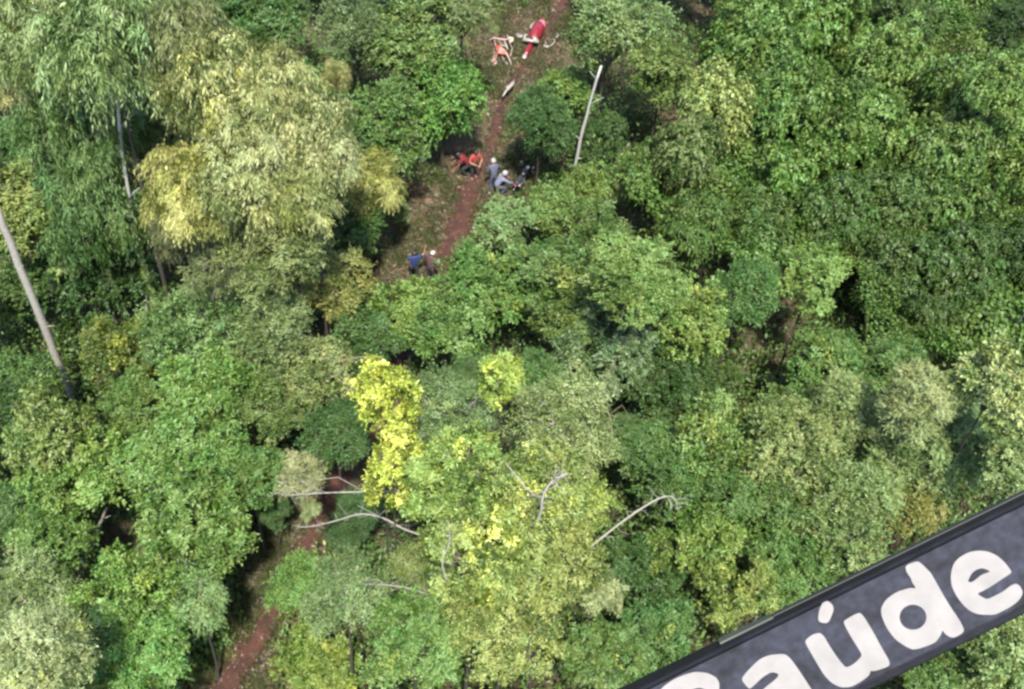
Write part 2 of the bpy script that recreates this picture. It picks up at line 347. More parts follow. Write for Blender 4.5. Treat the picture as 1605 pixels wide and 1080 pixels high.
# ------------------------------------------------------------ the trees, each with its own place, size, colour and words
GROUPS = dict(loose='loose-crowned trees of the canopy', broad='broad-leaved trees of the canopy', tuft='broad-leaved trees of the canopy', fine='fine-leaved olive trees', sparse='wispy thin-crowned trees',
              feather='tall feathery trees', drape='trees smothered in vines', dome='dome-shaped trees')
MID = (104, 146, 58); BRI = (122, 168, 62); DRK = (62, 104, 48); DEEP = (46, 84, 42); BLU = (84, 136, 68); OLV = (142, 156, 90); YG = (158, 190, 52); YEL = (208, 226, 24)
PALE = (168, 184, 112); GOLD = (216, 210, 128); WHI = (196, 200, 152); GRY = (122, 146, 98); FRE = (106, 168, 66)
TREES = [
 # kind, px, py, radius px, crown height, colour, label, yellow share, squash
 # --- upper left: tall feathery trees
 ('feather', 60, 60, 85, 13, (166,180,104), 'pale feathery tree top cut by the upper left corner of the photo', 0, 1),
 ('feather', 175, 70, 115, 14, (162,184,110), 'tall pale green feathery tree, highest of the cluster on the left', 0, 1),
 ('feather', 270, 40, 90, 14.5, (180,184,122), 'feathery tree with whitish drooping tips at the top edge', 0, 1),
 ('feather', 115, 205, 90, 9.6, (132,166,88), 'green feathery crown left of the long bare trunk', 0, 1),
 ('feather', 225, 200, 78, 8.7, (146,166,92), 'dull green feathery crown wrapped round the top of the long bare trunk', 0, 1),
 ('feather', 132, 322, 78, 7, (122,160,88), 'blue-green drooping feathery crown beside the mossy trunk', 0, 1.2),
 ('feather', 268, 345, 58, 6.5, (160,158,108), 'brownish feathery crown just right of the mossy trunk', 0, 1),
 ('feather', 272, 215, 52, 8.6, (152,160,96), 'olive feathery spray between the long slender trunk and the golden crowns', 0, 1),
 ('feather', 25, 115, 50, 11, GOLD, 'small golden tufted crown at the left edge, near the top', 0, 1),
 ('feather', 350, 130, 85, 13.5, (210,206,128), 'golden feathery crown, upper part of the yellowish tree cluster', .12, 1),
 ('feather', 430, 150, 85, 13, (212,208,126), 'gold-leaved feathery crown with straw tips, upper right of the cluster', .1, 1),
 ('feather', 300, 305, 72, 11, (208,212,108), 'brightest golden feathery crown hanging over a dark trunk', .25, 1),
 ('feather', 395, 260, 90, 12, (206,204,128), 'broad golden feathery crown in the middle of the yellowish cluster', .1, 1),
 ('feather', 490, 215, 72, 12, (204,200,132), 'straw-coloured feathery crown on the right side of the yellowish cluster', .05, 1),
 ('feather', 455, 300, 70, 11, (200,204,118), 'lower golden feathery crown facing the dirt clearing', .12, 1),
 ('feather', 590, 285, 50, 5.0, (188,196,94), 'small golden drooping crown closest to the person in red', .2, .9),
 ('feather', 525, 120, 26, 11, (210,200,116), 'smallest golden tuft standing alone above dark green leaves', .05, 1),
 ('fine', 430, 395, 95, 8.5, (150,158,88), 'dull olive fine-leaved crown below the golden cluster', .06, 1),
 ('fine', 515, 450, 70, 4.5, (158,164,84), 'yellowish olive crown left of the two people by the track end', .15, 1),
 ('sparse', 350, 420, 60, 8, (132,140,82), 'thin brownish crown showing dark gaps under the golden cluster', 0, 1),
 # --- left side
 ('broad', 15, 235, 50, 7, BLU, 'bluish green crown at the left edge under the golden tuft', 0, 1),
 ('tuft', 55, 330, 90, 8.5, (134,156,78), 'olive green crown with brown flecks above the leaning pale trunk', .04, .9),
 ('broad', 140, 435, 84, 3.6, DRK, 'dark green crown just right of the leaning pale trunk', 0, .9),
 ('broad', 20, 455, 66, 3.2, (78,118,40), 'dark crown left of the leaning pale trunk', .05, .9),
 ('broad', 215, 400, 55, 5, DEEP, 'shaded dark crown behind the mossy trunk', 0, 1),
 ('tuft', 40, 605, 58, 5.2, (86,128,58), 'mid-green crown around the foot of the leaning pale trunk', 0, .9),
 ('broad', 190, 545, 62, 5, (112,134,40), 'yellow-green shaded shrubby tree left of the mossy trunk base', .12, .9),
 ('fine', 300, 535, 95, 7, (124,158,84), 'pale green crown right of the mossy trunk base', .03, .9),
 ('fine', 420, 530, 88, 7.5, (140,156,92), 'greyish olive crown in the left middle, under the thin brownish crown', .02, .9),
 ('loose', 490, 585, 62, 6, (164,172,104), 'small crown with cream-coloured shoots left of the bright yellow tree', .08, .9),
 ('broad', 330, 620, 85, 7.5, (112,160,56), 'rounded light green crown in the left middle', 0, .85),
 ('tuft', 88, 695, 88, 7, (122,148,72), 'olive crown with pinkish twigs below the leaning trunk', .03, .85),
 ('broad', 215, 640, 60, 5.5, MID, 'low green crown between the olive crown and the light green one', 0, .9),
 ('broad', 420, 640, 60, 6.5, (110,140,72), 'dull green crown above the dark hollow by the lower track', 0, .9),
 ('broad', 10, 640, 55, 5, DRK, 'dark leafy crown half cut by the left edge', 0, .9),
 # --- lower left
 ('broad', 120, 750, 90, 7, BRI, 'large bright green crown left of the split bare sapling', 0, .85),
 ('broad', 285, 740, 98, 8, (108,156,60), 'wide bright green crown over the shaded verge of the lower track', 0, .85),
 ('broad', 395, 745, 55, 7, (96,142,58), 'green crown bordering the lower track beside the cream twigs', 0, .9),
 ('broad', 30, 800, 62, 5.5, (84,128,64), 'shaded green crown at the left edge below the bright one', 0, .9),
 ('broad', 85, 850, 75, 6.5, (104,156,56), 'bright crown below the split bare sapling', 0, .85),
 ('tuft', 300, 850, 88, 7.5, (110,152,60), 'bushy mid-green crown just left of the lower track', 0, .85),
 ('broad', 205, 930, 85, 7.5, (122,172,60), 'glossy bright green crown in the lower left', .03, .85),
 ('sparse', 50, 930, 75, 7.5, (160,176,108), 'pale crown with grey-white shoots at the lower left edge', .06, .9),
 ('fine', 60, 1035, 100, 9, (184,192,136), 'whitish flowering crown filling the lower left corner', .14, .85),
 ('broad', 225, 1035, 78, 7, (106,166,62), 'bright green crown at the bottom edge beside the whitish crown', .02, .9),
 ('sparse', 310, 945, 52, 7.5, (150,184,112), 'pale green open crown with broad fronds left of the lower track', 0, .9),
 ('broad', 500, 1045, 68, 3.6, (128,158,34), 'low yellow-green bush right of the lower red track', .12, .8),
 ('dome', 468, 916, 60, 7.5, (112,162,58), 'smooth light green dome-shaped crown overhanging the lower track', 0, .85),
 # --- centre: the big mixed tree
 ('dome', 530, 678, 62, 6, (72,120,56), 'shaded blue-green crown left of the bright yellow tree', 0, 1),
 ('loose', 604, 625, 60, 11.5, YEL, 'bright yellow-leaved crown, upper one of the yellow pair', .3, 1.25),
 ('loose', 616, 735, 60, 11, (208,224,24), 'bright yellow crown, lower one of the yellow pair', .3, 1.25),
 ('loose', 784, 595, 48, 10.5, (164,200,48), 'small yellow-green crown between the yellow pair and the olive crown', .3, 1.25),
 ('sparse', 700, 640, 78, 9, (130,158,92), 'grey-green see-through crown between the yellow crowns', .04, .9),
 ('dome', 845, 590, 50, 8, (86,136,58), 'mid-green domed crown behind the olive wispy crown', 0, 1),
 ('sparse', 885, 660, 92, 11.5, (164,174,104), 'large olive wispy crown with pale fine twigs in the centre', .04, .9),
 ('loose', 715, 755, 85, 11, (146,182,84), 'yellowish green wispy crown below the small yellow-green one', .2, .9),
 ('sparse', 840, 770, 90, 11.5, (152,176,88), 'wispy crown around the forked pale limb in the centre', .18, .9),
 ('loose', 905, 790, 62, 10, (150,176,74), 'yellow-green wispy crown by the curved bare limb', .18, .9),
 ('loose', 745, 865, 95, 11, (148,176,84), 'yellow-flecked wispy crown, lower middle of the large central tree mass', .22, .9),
 ('fine', 870, 880, 90, 10.5, (150,170,84), 'dense olive crown right of the yellow-flecked wispy one', .05, .9),
 ('sparse', 660, 900, 55, 8, (126,150,78), 'thin crown crossed by bare pale branches', .03, .9),
 ('fine', 790, 975, 105, 9.5, (152,172,88), 'broad pale olive crown at the bottom, left of the lettered beam', .05, .85),
 ('broad', 655, 1010, 90, 8, (108,156,68), 'green crown at the bottom edge beneath the pale bare branches', .04, .85),
 ('sparse', 545, 930, 75, 8, (136,160,96), 'grey-green fine crown next to the dome-shaped crown by the track', 0, .85),
 ('sparse', 935, 920, 42, 9, (192,196,140), 'small cream-tipped crown on the right side of the central mass', 0, 1),
 # --- middle, round the clearing
 ('tuft', 640, 490, 58, 5, (124,166,60), 'light green crown just below the person in blue', .1, .9),
 ('broad', 700, 520, 78, 6.5, (112,162,74), 'bright green crown between the clearing and the yellow trees', 0, .85),
 ('broad', 575, 545, 55, 6, (80,128,62), 'blue-green crown left of the small yellow-green one', 0, .9),
 ('loose', 790, 370, 62, 6, (134,164,90), 'light green crown with silvery shoots beside the track bend', .03, .9),
 ('broad', 872, 336, 52, 5.5, (116,156,66), 'green crown just right of the black motorcycle', .02, .9),
 ('broad', 755, 450, 75, 6, (100,150,54), 'green crown at the end of the clearing, right of the white-capped person', .1, .85),
 ('broad', 850, 430, 75, 6.5, (96,138,60), 'mid-green crown right of the clearing', .08, .85),
 ('broad', 930, 370, 62, 6, (106,146,68), 'mixed green crown left of the vine column', .02, .9),
 ('broad', 900, 480, 70, 8, (118,150,70), 'rounded green crown with dark underside, left of the grey-green one', .03, .85),
 ('broad', 990, 435, 80, 9, (120,160,70), 'wide lumpy green crown in the centre right', .05, .8),
 ('loose', 950, 540, 80, 7.5, (126,148,104), 'greyish green crown with silvery leaf backs', 0, .85),
 ('broad', 1070, 500, 72, 8.5, (128,164,56), 'yellowish green crown beside the blue-green crown', .08, .9),
 ('dome', 1165, 460, 60, 8, (90,146,70), 'blue-green fine crown right of the yellowish green crown', 0, .95),
 ('broad', 1275, 440, 62, 8, (128,172,70), 'bright light green crown left of the dark vine bank', .02, .9),
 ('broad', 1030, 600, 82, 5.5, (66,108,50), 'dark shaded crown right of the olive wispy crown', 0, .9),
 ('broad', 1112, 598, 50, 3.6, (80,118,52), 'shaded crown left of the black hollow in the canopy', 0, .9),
 ('dome', 740, 590, 40, 6, (88,124,62), 'dull shaded crown behind the small yellow-green one', 0, .9),
 # --- top middle
 ('broad', 410, 45, 80, 7, (82,128,58), 'dark green crown at the top, right of the whitish drooping tips', 0, .9),
 ('broad', 470, 150, 60, 7, (94,140,60), 'mid-green crown right of the golden crowns', 0, .9),
 ('fine', 560, 55, 80, 8.9, (124,142,88), 'grey-olive crown at the top middle', 0, .9),
 ('tuft', 645, 60, 70, 8.5, (110,142,66), 'green crown with pale flecks above the smooth bright one', .04, .9),
 ('fine', 725, 25, 55, 8, (146,160,98), 'pale olive crown left of the pinkish wreckage', .02, .9),
 ('dome', 698, 155, 72, 5, (112,178,70), 'smooth bright green conical crown left of the narrow track', 0, 1.35),
 ('broad', 610, 195, 72, 6.5, (98,142,58), 'mid-green crown left of the smooth conical one', 0, .9),
 ('broad', 545, 225, 50, 6, (82,130,54), 'dark green crown above the small golden drooping one', 0, .9),
 ('broad', 550, 365, 56, 4, (76,122,50), 'dark green crown at the left of the clearing', 0, .9),
 ('broad', 617, 330, 20, 2.2, (106,140,60), 'low green bush at the clearing edge under the golden drooping crown', 0, .9),
 ('dome', 848, 190, 60, 5.5, (74,120,60), 'shaded blue-green crown right of the narrow track', 0, 1),
 ('broad', 888, 150, 46, 3.5, (112,158,56), 'light green crown just left of the white trunk top', .03, .9),
 ('broad', 945, 215, 44, 2.4, (70,112,52), 'dark crown behind the foot of the white trunk', 0, .9),
 ('fine', 960, 45, 85, 8.9, (146,172,100), 'pale green soft crown above the white trunk', .03, .95),
 ('broad', 1040, 110, 62, 8, (118,152,66), 'green crown between the pale soft crown and the vine column', 0, .9),
 # --- upper right: vine-smothered trees
 ('drape', 1125, 165, 66, 8.9, (170,196,106), 'vine column topped with pale yellow and pinkish bloom', .05, 1.2),
 ('drape', 1085, 240, 68, 8.5, (126,152,88), 'grey-green vine column under the pale-topped one', 0, 1.3),
 ('drape', 1000, 275, 62, 6, (106,148,66), 'vine mound right of the white trunk foot', 0, 1),
 ('drape', 925, 285, 45, 5, (120,160,60), 'light vine mound below the white trunk foot', .04, 1),
 ('drape', 1090, 360, 66, 6, (96,134,58), 'green vine mound below the vine column', 0, 1.1),
 ('drape', 1180, 60, 90, 8, (104,152,62), 'light green vine mound at the top, right of the pale soft crown', .03, 1),
 ('drape', 1300, 35, 90, 8, (112,160,62), 'bright vine-draped tree at the top edge, right of the middle', .03, 1),
 ('drape', 1400, 95, 85, 8.5, (114,158,66), 'vine-draped tree in the middle of the upper right slope', .02, 1),
 ('drape', 1240, 165, 85, 7.5, (104,150,62), 'vine mound with trailing strands right of the vine column', .02, 1.1),
 ('drape', 1340, 210, 90, 7.5, (104,152,60), 'vine mound with brown gaps on the upper right slope', .02, 1),
 ('drape', 1480, 150, 80, 8.5, (108,152,64), 'green vine hummock below the dark top right hollow', 0, 1),
 ('drape', 1575, 130, 75, 9, (112,158,58), 'vine hummock at the right edge near the top', .04, 1),
 ('drape', 1490, 240, 85, 7.5, (110,148,68), 'dull vine mound in the upper right with curling strands', 0, 1),
 ('drape', 1590, 250, 70, 8, (116,162,56), 'bright vine mound at the right edge', .06, 1),
 ('drape', 1260, 270, 80, 6.5, (112,162,60), 'light vine mound with flat fronds in the upper right', .04, 1),
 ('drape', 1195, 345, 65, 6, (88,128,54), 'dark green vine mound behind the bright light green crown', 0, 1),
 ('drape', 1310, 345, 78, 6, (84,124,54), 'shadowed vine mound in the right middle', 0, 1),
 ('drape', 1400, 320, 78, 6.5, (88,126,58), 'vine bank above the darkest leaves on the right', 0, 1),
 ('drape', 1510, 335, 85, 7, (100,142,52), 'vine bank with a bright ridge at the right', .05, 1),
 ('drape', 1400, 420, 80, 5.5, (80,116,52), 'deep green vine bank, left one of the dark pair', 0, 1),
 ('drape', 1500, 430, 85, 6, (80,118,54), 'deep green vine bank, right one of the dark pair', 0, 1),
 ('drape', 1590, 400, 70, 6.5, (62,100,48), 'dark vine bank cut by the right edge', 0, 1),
 ('drape', 1450, 505, 65, 5, (78,112,54), 'low dark vine mound above the cream-topped crowns', 0, .9),
 ('broad', 1420, 25, 60, 7, (86,120,56), 'shaded green crown beside the dark top right hollow', 0, .9),
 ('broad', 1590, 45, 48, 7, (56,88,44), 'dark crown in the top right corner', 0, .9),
 # --- right and lower right
 ('broad', 1300, 575, 68, 6.5, (102,148,56), 'green crown right of the black hollow in the canopy', .04, .85),
 ('broad', 1395, 570, 55, 6, (96,142,60), 'green crown under the low dark vine mound', 0, .9),
 ('broad', 1228, 652, 58, 7, (104,144,66), 'mid-green crown under the black hollow', 0, .85),
 ('broad', 1130, 695, 78, 7.5, (124,164,76), 'light green crown right of the dark shaded ones', .03, .85),
 ('fine', 1240, 705, 85, 8.5, (160,172,92), 'straw-flecked fine crown in the right middle', .1, .85),
 ('fine', 1330, 655, 82, 8.5, (152,166,92), 'olive fine crown above the straw-flecked one', .08, .85),
 ('fine', 1440, 630, 72, 9, (180,186,124), 'cream-topped crown, left one of the two near the right edge', .04, .9),
 ('tuft', 1560, 610, 72, 10, (176,184,104), 'cream and yellow-green crown at the right edge', .05, 1),
 ('fine', 1420, 720, 85, 8.5, (142,160,86), 'dull olive crown below the cream-topped one', .05, .85),
 ('fine', 1520, 700, 75, 8.5, (124,156,90), 'grey-green crown above the lettered beam at the right', .03, .9),
 ('tuft', 1590, 735, 55, 9, (150,168,100), 'pale crown touching the beam at the right edge', .06, .9),
 ('broad', 1050, 735, 78, 6.5, (84,130,50), 'green crown just above the curved bare limb', .03, .85),
 ('broad', 985, 690, 42, 7, (82,126,54), 'small green crown at the right flank of the wispy crown', 0, .9),
 ('broad', 1150, 785, 78, 6.5, (88,132,50), 'mid-green crown right of the tip of the curved bare limb', .05, .85),
 ('fine', 1330, 800, 95, 8.5, (146,166,90), 'large olive fine crown left of the lettered beam', .06, .85),
 ('broad', 1235, 800, 65, 7, (96,140,60), 'green crown left of the large olive fine crown', .03, .85),
 ('tuft', 1430, 800, 48, 7.5, (146,150,70), 'brownish yellow-green crown touching the top of the beam', .05, .9),
 ('loose', 1100, 860, 75, 6.5, (120,156,44), 'yellow-green crown below the curved bare limb', .08, .85),
 ('broad', 1010, 890, 62, 5.5, (70,116,50), 'dark green crown right of the cream-tipped small crown', .04, .85),
 ('broad', 1240, 895, 75, 6.5, (96,142,54), 'green crown just above the accented letter of the beam', .06, .85),
 ('loose', 1165, 940, 72, 7, (132,158,56), 'yellow-flecked crown above the lower end of the beam', .08, .85),
 ('broad', 1025, 1000, 72, 6.5, (86,136,64), 'mid-green crown left of the lower end of the beam', .06, .85),
 ('tuft', 940, 1030, 62, 6.5, (100,138,52), 'green crown with yellow sprigs at the bottom edge', .08, .85),
 ('broad', 1330, 900, 55, 6, (88,130,52), 'green crown partly hidden by the beam', .03, .85),
 ('tuft', 1545, 1040, 75, 7.5, (146,166,94), 'pale green crown under the beam at the bottom right', .05, .85),
 ('broad', 1450, 1060, 68, 6.5, (94,142,56), 'green crown under the middle of the beam at the bottom', .06, .85),
 ('broad', 1605, 1000, 55, 6, (84,130,52), 'crown right below the beam in the lower right corner', .04, .85),
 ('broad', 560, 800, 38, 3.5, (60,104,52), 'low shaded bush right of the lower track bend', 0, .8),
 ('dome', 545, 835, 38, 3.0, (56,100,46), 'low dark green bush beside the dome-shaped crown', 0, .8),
 ('broad', 430, 800, 30, 3.2, (70,108,52), 'small shaded bush at the left verge of the lower track', 0, .8),
]
for row in TREES:
    kind, px, py, r, zc, col, label, al, sq = row
    tree(kind, px, py, r, zc, col, label, al, sq)

# trees just outside the frame, so that the wood goes on
g_ = random.Random(77)
OUT = [(-90, 100), (-110, 300), (-100, 500), (-110, 700), (-120, 900), (-60, 1150), (130, 1170), (600, 1180), (800, 1180), (1000, 1180), (1200, 1180), (1400, 1180), (1620, 1170),
       (1710, 100), (1720, 300), (1720, 500), (1720, 700), (1730, 900), (100, -110), (300, -100), (480, -100), (640, -110), (1050, -80), (1200, -110), (1350, -100), (1500, -110), (1650, -80), (990, -90)]
ORD = ['first', 'second', 'third', 'fourth', 'fifth', 'sixth', 'seventh', 'eighth', 'ninth']
seen = {}
for i, (px, py) in enumerate(OUT):
    side = 'left' if px < 0 else 'right' if px > 1605 else 'top' if py < 0 else 'bottom'; k = seen.get(side, 0); seen[side] = k+1
    tree(['broad', 'tuft', 'fine', 'broad'][i % 4], px, py, 92, 7, [MID, BRI, OLV, DRK][i % 4], 'green tree just beyond the %s edge of the photo, %s one along it' % (side, ORD[k]), .03, .9, 'trees around the photographed patch')
# ------------------------------------------------------------ undergrowth between the trunks
def undergrowth():
    g = np.random.default_rng(12); n = 3650
    y = g.uniform(8, 80, n*2); x = g.uniform(-1, 1, n*2)*(12+y*.36)
    td, tw = track_dist(x, y); cl_ = in_clear(x, y); ok = (td > tw+.4) & ~cl_; x = x[ok][:n]; y = y[ok][:n]; m = len(x); edge = td[ok][:n]-tw[ok][:n]
    # nearness to a clearing keeps the bushes at its rim low
    near = np.full(m, 9.)
    for c in CLW:
        for q in c: near = np.minimum(near, np.hypot(x-q[0], y-q[1]))
    rim = np.clip(np.minimum(edge, near)/2.2, .32, 1); tall = .55+.45*np.sin(x*.55+1)*np.cos(y*.47)+g.normal(0, .15, m)
    for tx, ty in ((112, 615), (250, 500), (226, 505), (893, 305), (297, 480), (1180, 575), (1230, 565), (1500, 12), (150, 520), (1000, 645), (620, 860), (455, 690), (10, 720), (1175, 870), (60, 60)):
        q = ground(tx, ty); rim = np.where(np.hypot(x-q.x, y-q.y+.8) < (1.0 if tx == 112 else 1.6), .45, rim)
    hh = np.clip(1.1+2.6*tall, .8, 4.2)*rim; R = g.uniform(.55, 1.35, m)*(.55+.45*rim); tb = np.clip(g.normal(.42, .2, m), 0, 1); cb = g.uniform(0, 1, m)
    nl = 132; u = g.normal(size=(m, nl, 3)); u[..., 2] = np.abs(u[..., 2])*1.1; u = nrm(u); bulge = 1+.28*np.sin(u[..., 0]*5+x[:, None]*7)*np.cos(u[..., 1]*6+y[:, None]*5)
    P = np.stack([x[:, None]+u[..., 0]*R[:, None]*bulge, y[:, None]+u[..., 1]*R[:, None]*bulge, Hn(x, y)[:, None]+u[..., 2]*hh[:, None]*g.uniform(.78, 1.08, (m, nl))*bulge], -1).reshape(-1, 3)
    u = u.reshape(-1, 3); k = len(P); D = u*.5+g.normal(size=(k, 3))*.6; D = nrm(D); Nv = g.normal(size=(k, 3))*.4+u*.4; Nv[:, 2] += .7; Nv = nrm(Nv)
    tone = np.repeat(tb, nl)+g.normal(0, .15, k); cl = np.repeat(cb, nl)+g.normal(0, .04, k); sz = np.repeat(g.uniform(.75, 1.3, m), nl)
    me = leaf_mesh('undergrowth', P, D, Nv, g.uniform(.11, .22, k)*sz, g.uniform(.06, .12, k)*sz, tone, cl)
    o = link('undergrowth', me); o.color = (*srgb(104, 138, 46, .36), .04); tag(o, 'low leafy undergrowth filling the ground between the trees', kind='stuff')
    print('UNDER', k)
undergrowth()

def vine_carpet():
    g = np.random.default_rng(8); c = [at(*p, 4.3) for p in ((1120, -60), (1690, -60), (1690, 545), (1385, 545), (1330, 420), (1130, 400), (1010, 330), (1040, 215), (1150, 200))]
    poly = np.array([[q.x, q.y] for q in c]); lo = poly.min(0); hi = poly.max(0); a = g.uniform(lo, hi, (230000, 2)); a = a[inside(a[:, 0], a[:, 1], poly)][:118000]; x, y = a[:, 0], a[:, 1]; k = len(x)
    z = 4.0+.75*np.sin(x*1.15+.6*np.sin(y*.7))*np.cos(y*.95+1)+.35*np.sin(x*2.7+y*1.9)*np.cos(y*2.3-x)+g.normal(0, .13, k)
    sx = .75*1.15*np.cos(x*1.15)*np.cos(y*.95+1); sy = -.75*.95*np.sin(x*1.15)*np.sin(y*.95+1)
    u = nrm(np.stack([-sx, -sy, np.ones(k)], 1)); D = nrm(g.normal(size=(k, 3))*.6+np.stack([u[:, 0], u[:, 1]-.25, u[:, 2]*0-.35], 1)); Nv = nrm(u+g.normal(size=(k, 3))*.42)
    tone = .40+.13*np.sin(x*1.9+y*.8)*np.cos(y*2.1-x*.7)+g.normal(0, .2, k); s = 1+.3*np.sin(x*.8)*np.cos(y*.6)
    me = leaf_mesh('vines', np.stack([x, y, z], 1), D, Nv, g.uniform(.1, .19, k)*s, g.uniform(.07, .14, k)*s, tone, np.clip(.5+.35*np.sin(x*.9)*np.cos(y*1.3)+g.normal(0, .12, k), .03, 1))
    o = link('vines', me); o.color = (*srgb(112, 150, 46, .38), .03); tag(o, 'tangled carpet of climbing vines spread between the mounds on the upper right slope', kind='stuff')
vine_carpet()

def clearing_litter():
    g = np.random.default_rng(31)
    # dry and green grass blades in tufts, thicker away from the track
    n = 6800; X = []; Y = []
    for c in CLW:
        lo = c.min(0); hi = c.max(0); a = g.uniform(lo, hi, (n*3, 2)); s = inside(a[:, 0], a[:, 1], c); X.append(a[s, 0][:n]); Y.append(a[s, 1][:n])
    x = np.concatenate(X); y = np.concatenate(Y); td, tw = track_dist(x, y)
    ok = (td > tw*.62) & (g.uniform(0, 1, len(x)) < np.where(td < tw, .3, .3+.45*(np.sin(x*1.7)*np.cos(y*1.3) > -.1))); x = x[ok]; y = y[ok]; m = len(x)
    nb = 9; px = np.repeat(x, nb)+g.normal(0, .09, m*nb); py = np.repeat(y, nb)+g.normal(0, .09, m*nb)
    P = np.stack([px, py, Hn(px, py)], -1); D = g.normal(size=(m*nb, 3))*.65; D[:, 2] = np.abs(D[:, 2])+.45; D = nrm(D)
    Nv = nrm(g.normal(size=(m*nb, 3))+np.array([0, 0, .4]))
    tone = np.repeat(g.normal(.5, .15, m), nb)+g.normal(0, .12, m*nb); cl = np.repeat(g.uniform(0, 1, m), nb)
    me = leaf_mesh('grass', P, D, Nv, g.uniform(.18, .42, m*nb), g.uniform(.015, .04, m*nb), tone, cl)
    o = link('grass', me); o.color = (*srgb(146, 142, 92, .2), .05); tag(o, 'dry grass and weeds at the edge of the red track', kind='stuff')
    # fallen leaves and chips of wood lying on the soil
    n = 11000; X = []; Y = []
    for c in CLW:
        lo = c.min(0); hi = c.max(0); a = g.uniform(lo, hi, (n*3, 2)); s = inside(a[:, 0], a[:, 1], c); X.append(a[s, 0][:n]); Y.append(a[s, 1][:n])
    x = np.concatenate(X); y = np.concatenate(Y); td, tw = track_dist(x, y); ok = (td > tw) | (g.uniform(0, 1, len(x)) < .06); x = x[ok]; y = y[ok]; m = len(x)
    P = np.stack([x, y, Hn(x, y)+g.uniform(.02, .10, m)], -1); D = g.normal(size=(m, 3)); D[:, 2] *= .2; D = nrm(D); Nv = nrm(g.normal(size=(m, 3))*.3+np.array([0, 0, 1.]))
    me = leaf_mesh('leaf_litter', P, D, Nv, g.uniform(.08, .22, m), g.uniform(.04, .10, m), g.normal(.5, .25, m), g.uniform(0, 1, m))
    o = link('leaf_litter', me); o.color = (*srgb(200, 164, 146, .2), 0); tag(o, 'pale dry leaves littering the red clearing', kind='stuff')
clearing_litter()
# ------------------------------------------------------------ bare trunks and branches
def bare_trunk(name, base_px, top_px, length_hint, rs, m, label, twigs=(), zt=None, bend=.0, cat='tree trunk', wrap=None):
    """a trunk that rises from the ground behind base_px and ends behind top_px at height zt"""
    a = ground(*base_px); b = at(top_px[0], top_px[1], zt)
    root = empty(name, (a.x, a.y, a.z-.15)); tag(root, label, cat)
    o = Vector(root.location); g = random.Random(int(base_px[0])); mb = MB(); n = 12; pts = []
    side = (b-a).cross(Vector((0, 1, 0))).normalized()
    for i in range(n):
        t = i/(n-1); pts.append((a.lerp(b, t)-o)+side*bend*math.sin(t*math.pi)+Vector((g.uniform(-.03, .03), g.uniform(-.03, .03), 0))-Vector((0, 0, .15*(1-t))))
    r = [rs[0]+(rs[1]-rs[0])*(i/(n-1))+g.uniform(-.006, .006) for i in range(n)]
    mb.tube(pts, r, 9); mb.build('trunk', m, root)
    for (t, dx, dz, L, rr) in twigs:
        q = a.lerp(b, t)-o+side*bend*math.sin(t*math.pi); e = q+Vector((dx, g.uniform(-.3, .3), dz)).normalized()*L
        k = MB(); k.tube([q, q.lerp(e, .5)+Vector((0, 0, .05*L)), e], [rr, rr*.7, rr*.25], 6); k.build('branch', m, root)
    if wrap: wrap(root, [p for p in pts], r)
    return root

def creeper(root, pts, r):
    g = np.random.default_rng(4); P = []; Dn = []
    for i in range(5):
        a = np.array(pts[i]); b = np.array(pts[i+1]); k = 260
        t = g.uniform(0, 1, k)[:, None]; u = g.normal(size=(k, 3)); u[:, 2] *= .2; u = nrm(u); P.append(a+(b-a)*t+u*r[i]*1.1); Dn.append(u)
    P = np.concatenate(P); U = np.concatenate(Dn); k = len(P); D = nrm(U*.6+g.normal(size=(k, 3))*.5-np.array([0, 0, .5])); Nv = nrm(U+g.normal(size=(k, 3))*.3+np.array([0, 0, .5]))
    me = leaf_mesh('creeper', P, D, Nv, g.uniform(.07, .14, k), g.uniform(.05, .09, k), g.normal(.55, .15, k), g.uniform(0, 1, k))
    o = link('creeper', me, root); o.color = (*srgb(150, 184, 70, .36), 0)

WHITEBARK = mat('white_bark', srgb(222, 220, 210, .36), .8, 0, .2, 14, .4)
bare_trunk('leaning_trunk', (119, 638), (-12, 310), 0, (.15, .12), PALEBARK, 'stout pale trunk leaning out over the left edge, without leaves', [(.42, .7, .5, .6, .035), (.7, .6, .8, .3, .03), (.2, -.6, .5, .5, .03)], zt=9.8)
bare_trunk('slender_trunk', (254, 520), (180, 100), 0, (.085, .045), WHITEBARK, 'long slender trunk with a mossy foot, rising into the feathery crowns', [(.55, .6, .9, 1.1, .03), (.7, -.6, .8, 1.2, .03), (.8, .7, .7, 1.0, .025)], zt=13.3, bend=.35, wrap=creeper)
bare_trunk('broken_stub', (226, 505), (233, 450), 0, (.10, .07), PALEBARK, 'short broken stub beside the mossy foot of the slender trunk', [(.95, .5, .3, .18, .04)], zt=2.0, cat='tree stump')
bare_trunk('dark_trunk', (297, 480), (293, 345), 0, (.15, .11), DARKBARK, 'short dark trunk showing under the brightest golden crown', [], zt=4.6)
bare_trunk('white_trunk', (893, 305), (942, 104), 0, (.085, .05), WHITEBARK, 'slim white trunk standing bare between the track and the vine slope', [(.45, -.8, .5, .5, .03), (.72, .8, .6, .7, .025), (.9, -.6, .8, .6, .02), (.3, .7, .2, .3, .03)], zt=6.8, bend=.12)
bare_trunk('split_sapling', (122, 890), (168, 795), 0, (.07, .035), PALEBARK, 'bare split sapling, two thin grey stems in a dark gap at the lower left', [(.35, .5, 1.0, 1.7, .03), (.8, .8, .4, .4, .02)], zt=4.2, cat='sapling')
bare_trunk('bare_sapling', (1548, 560), (1625, 468), 0, (.06, .03), PALEBARK, 'thin bare branch rising at the right edge above the cream crown', [(.5, -.6, .8, .7, .02), (.75, .7, .3, .6, .02)], zt=6.5, cat='sapling')
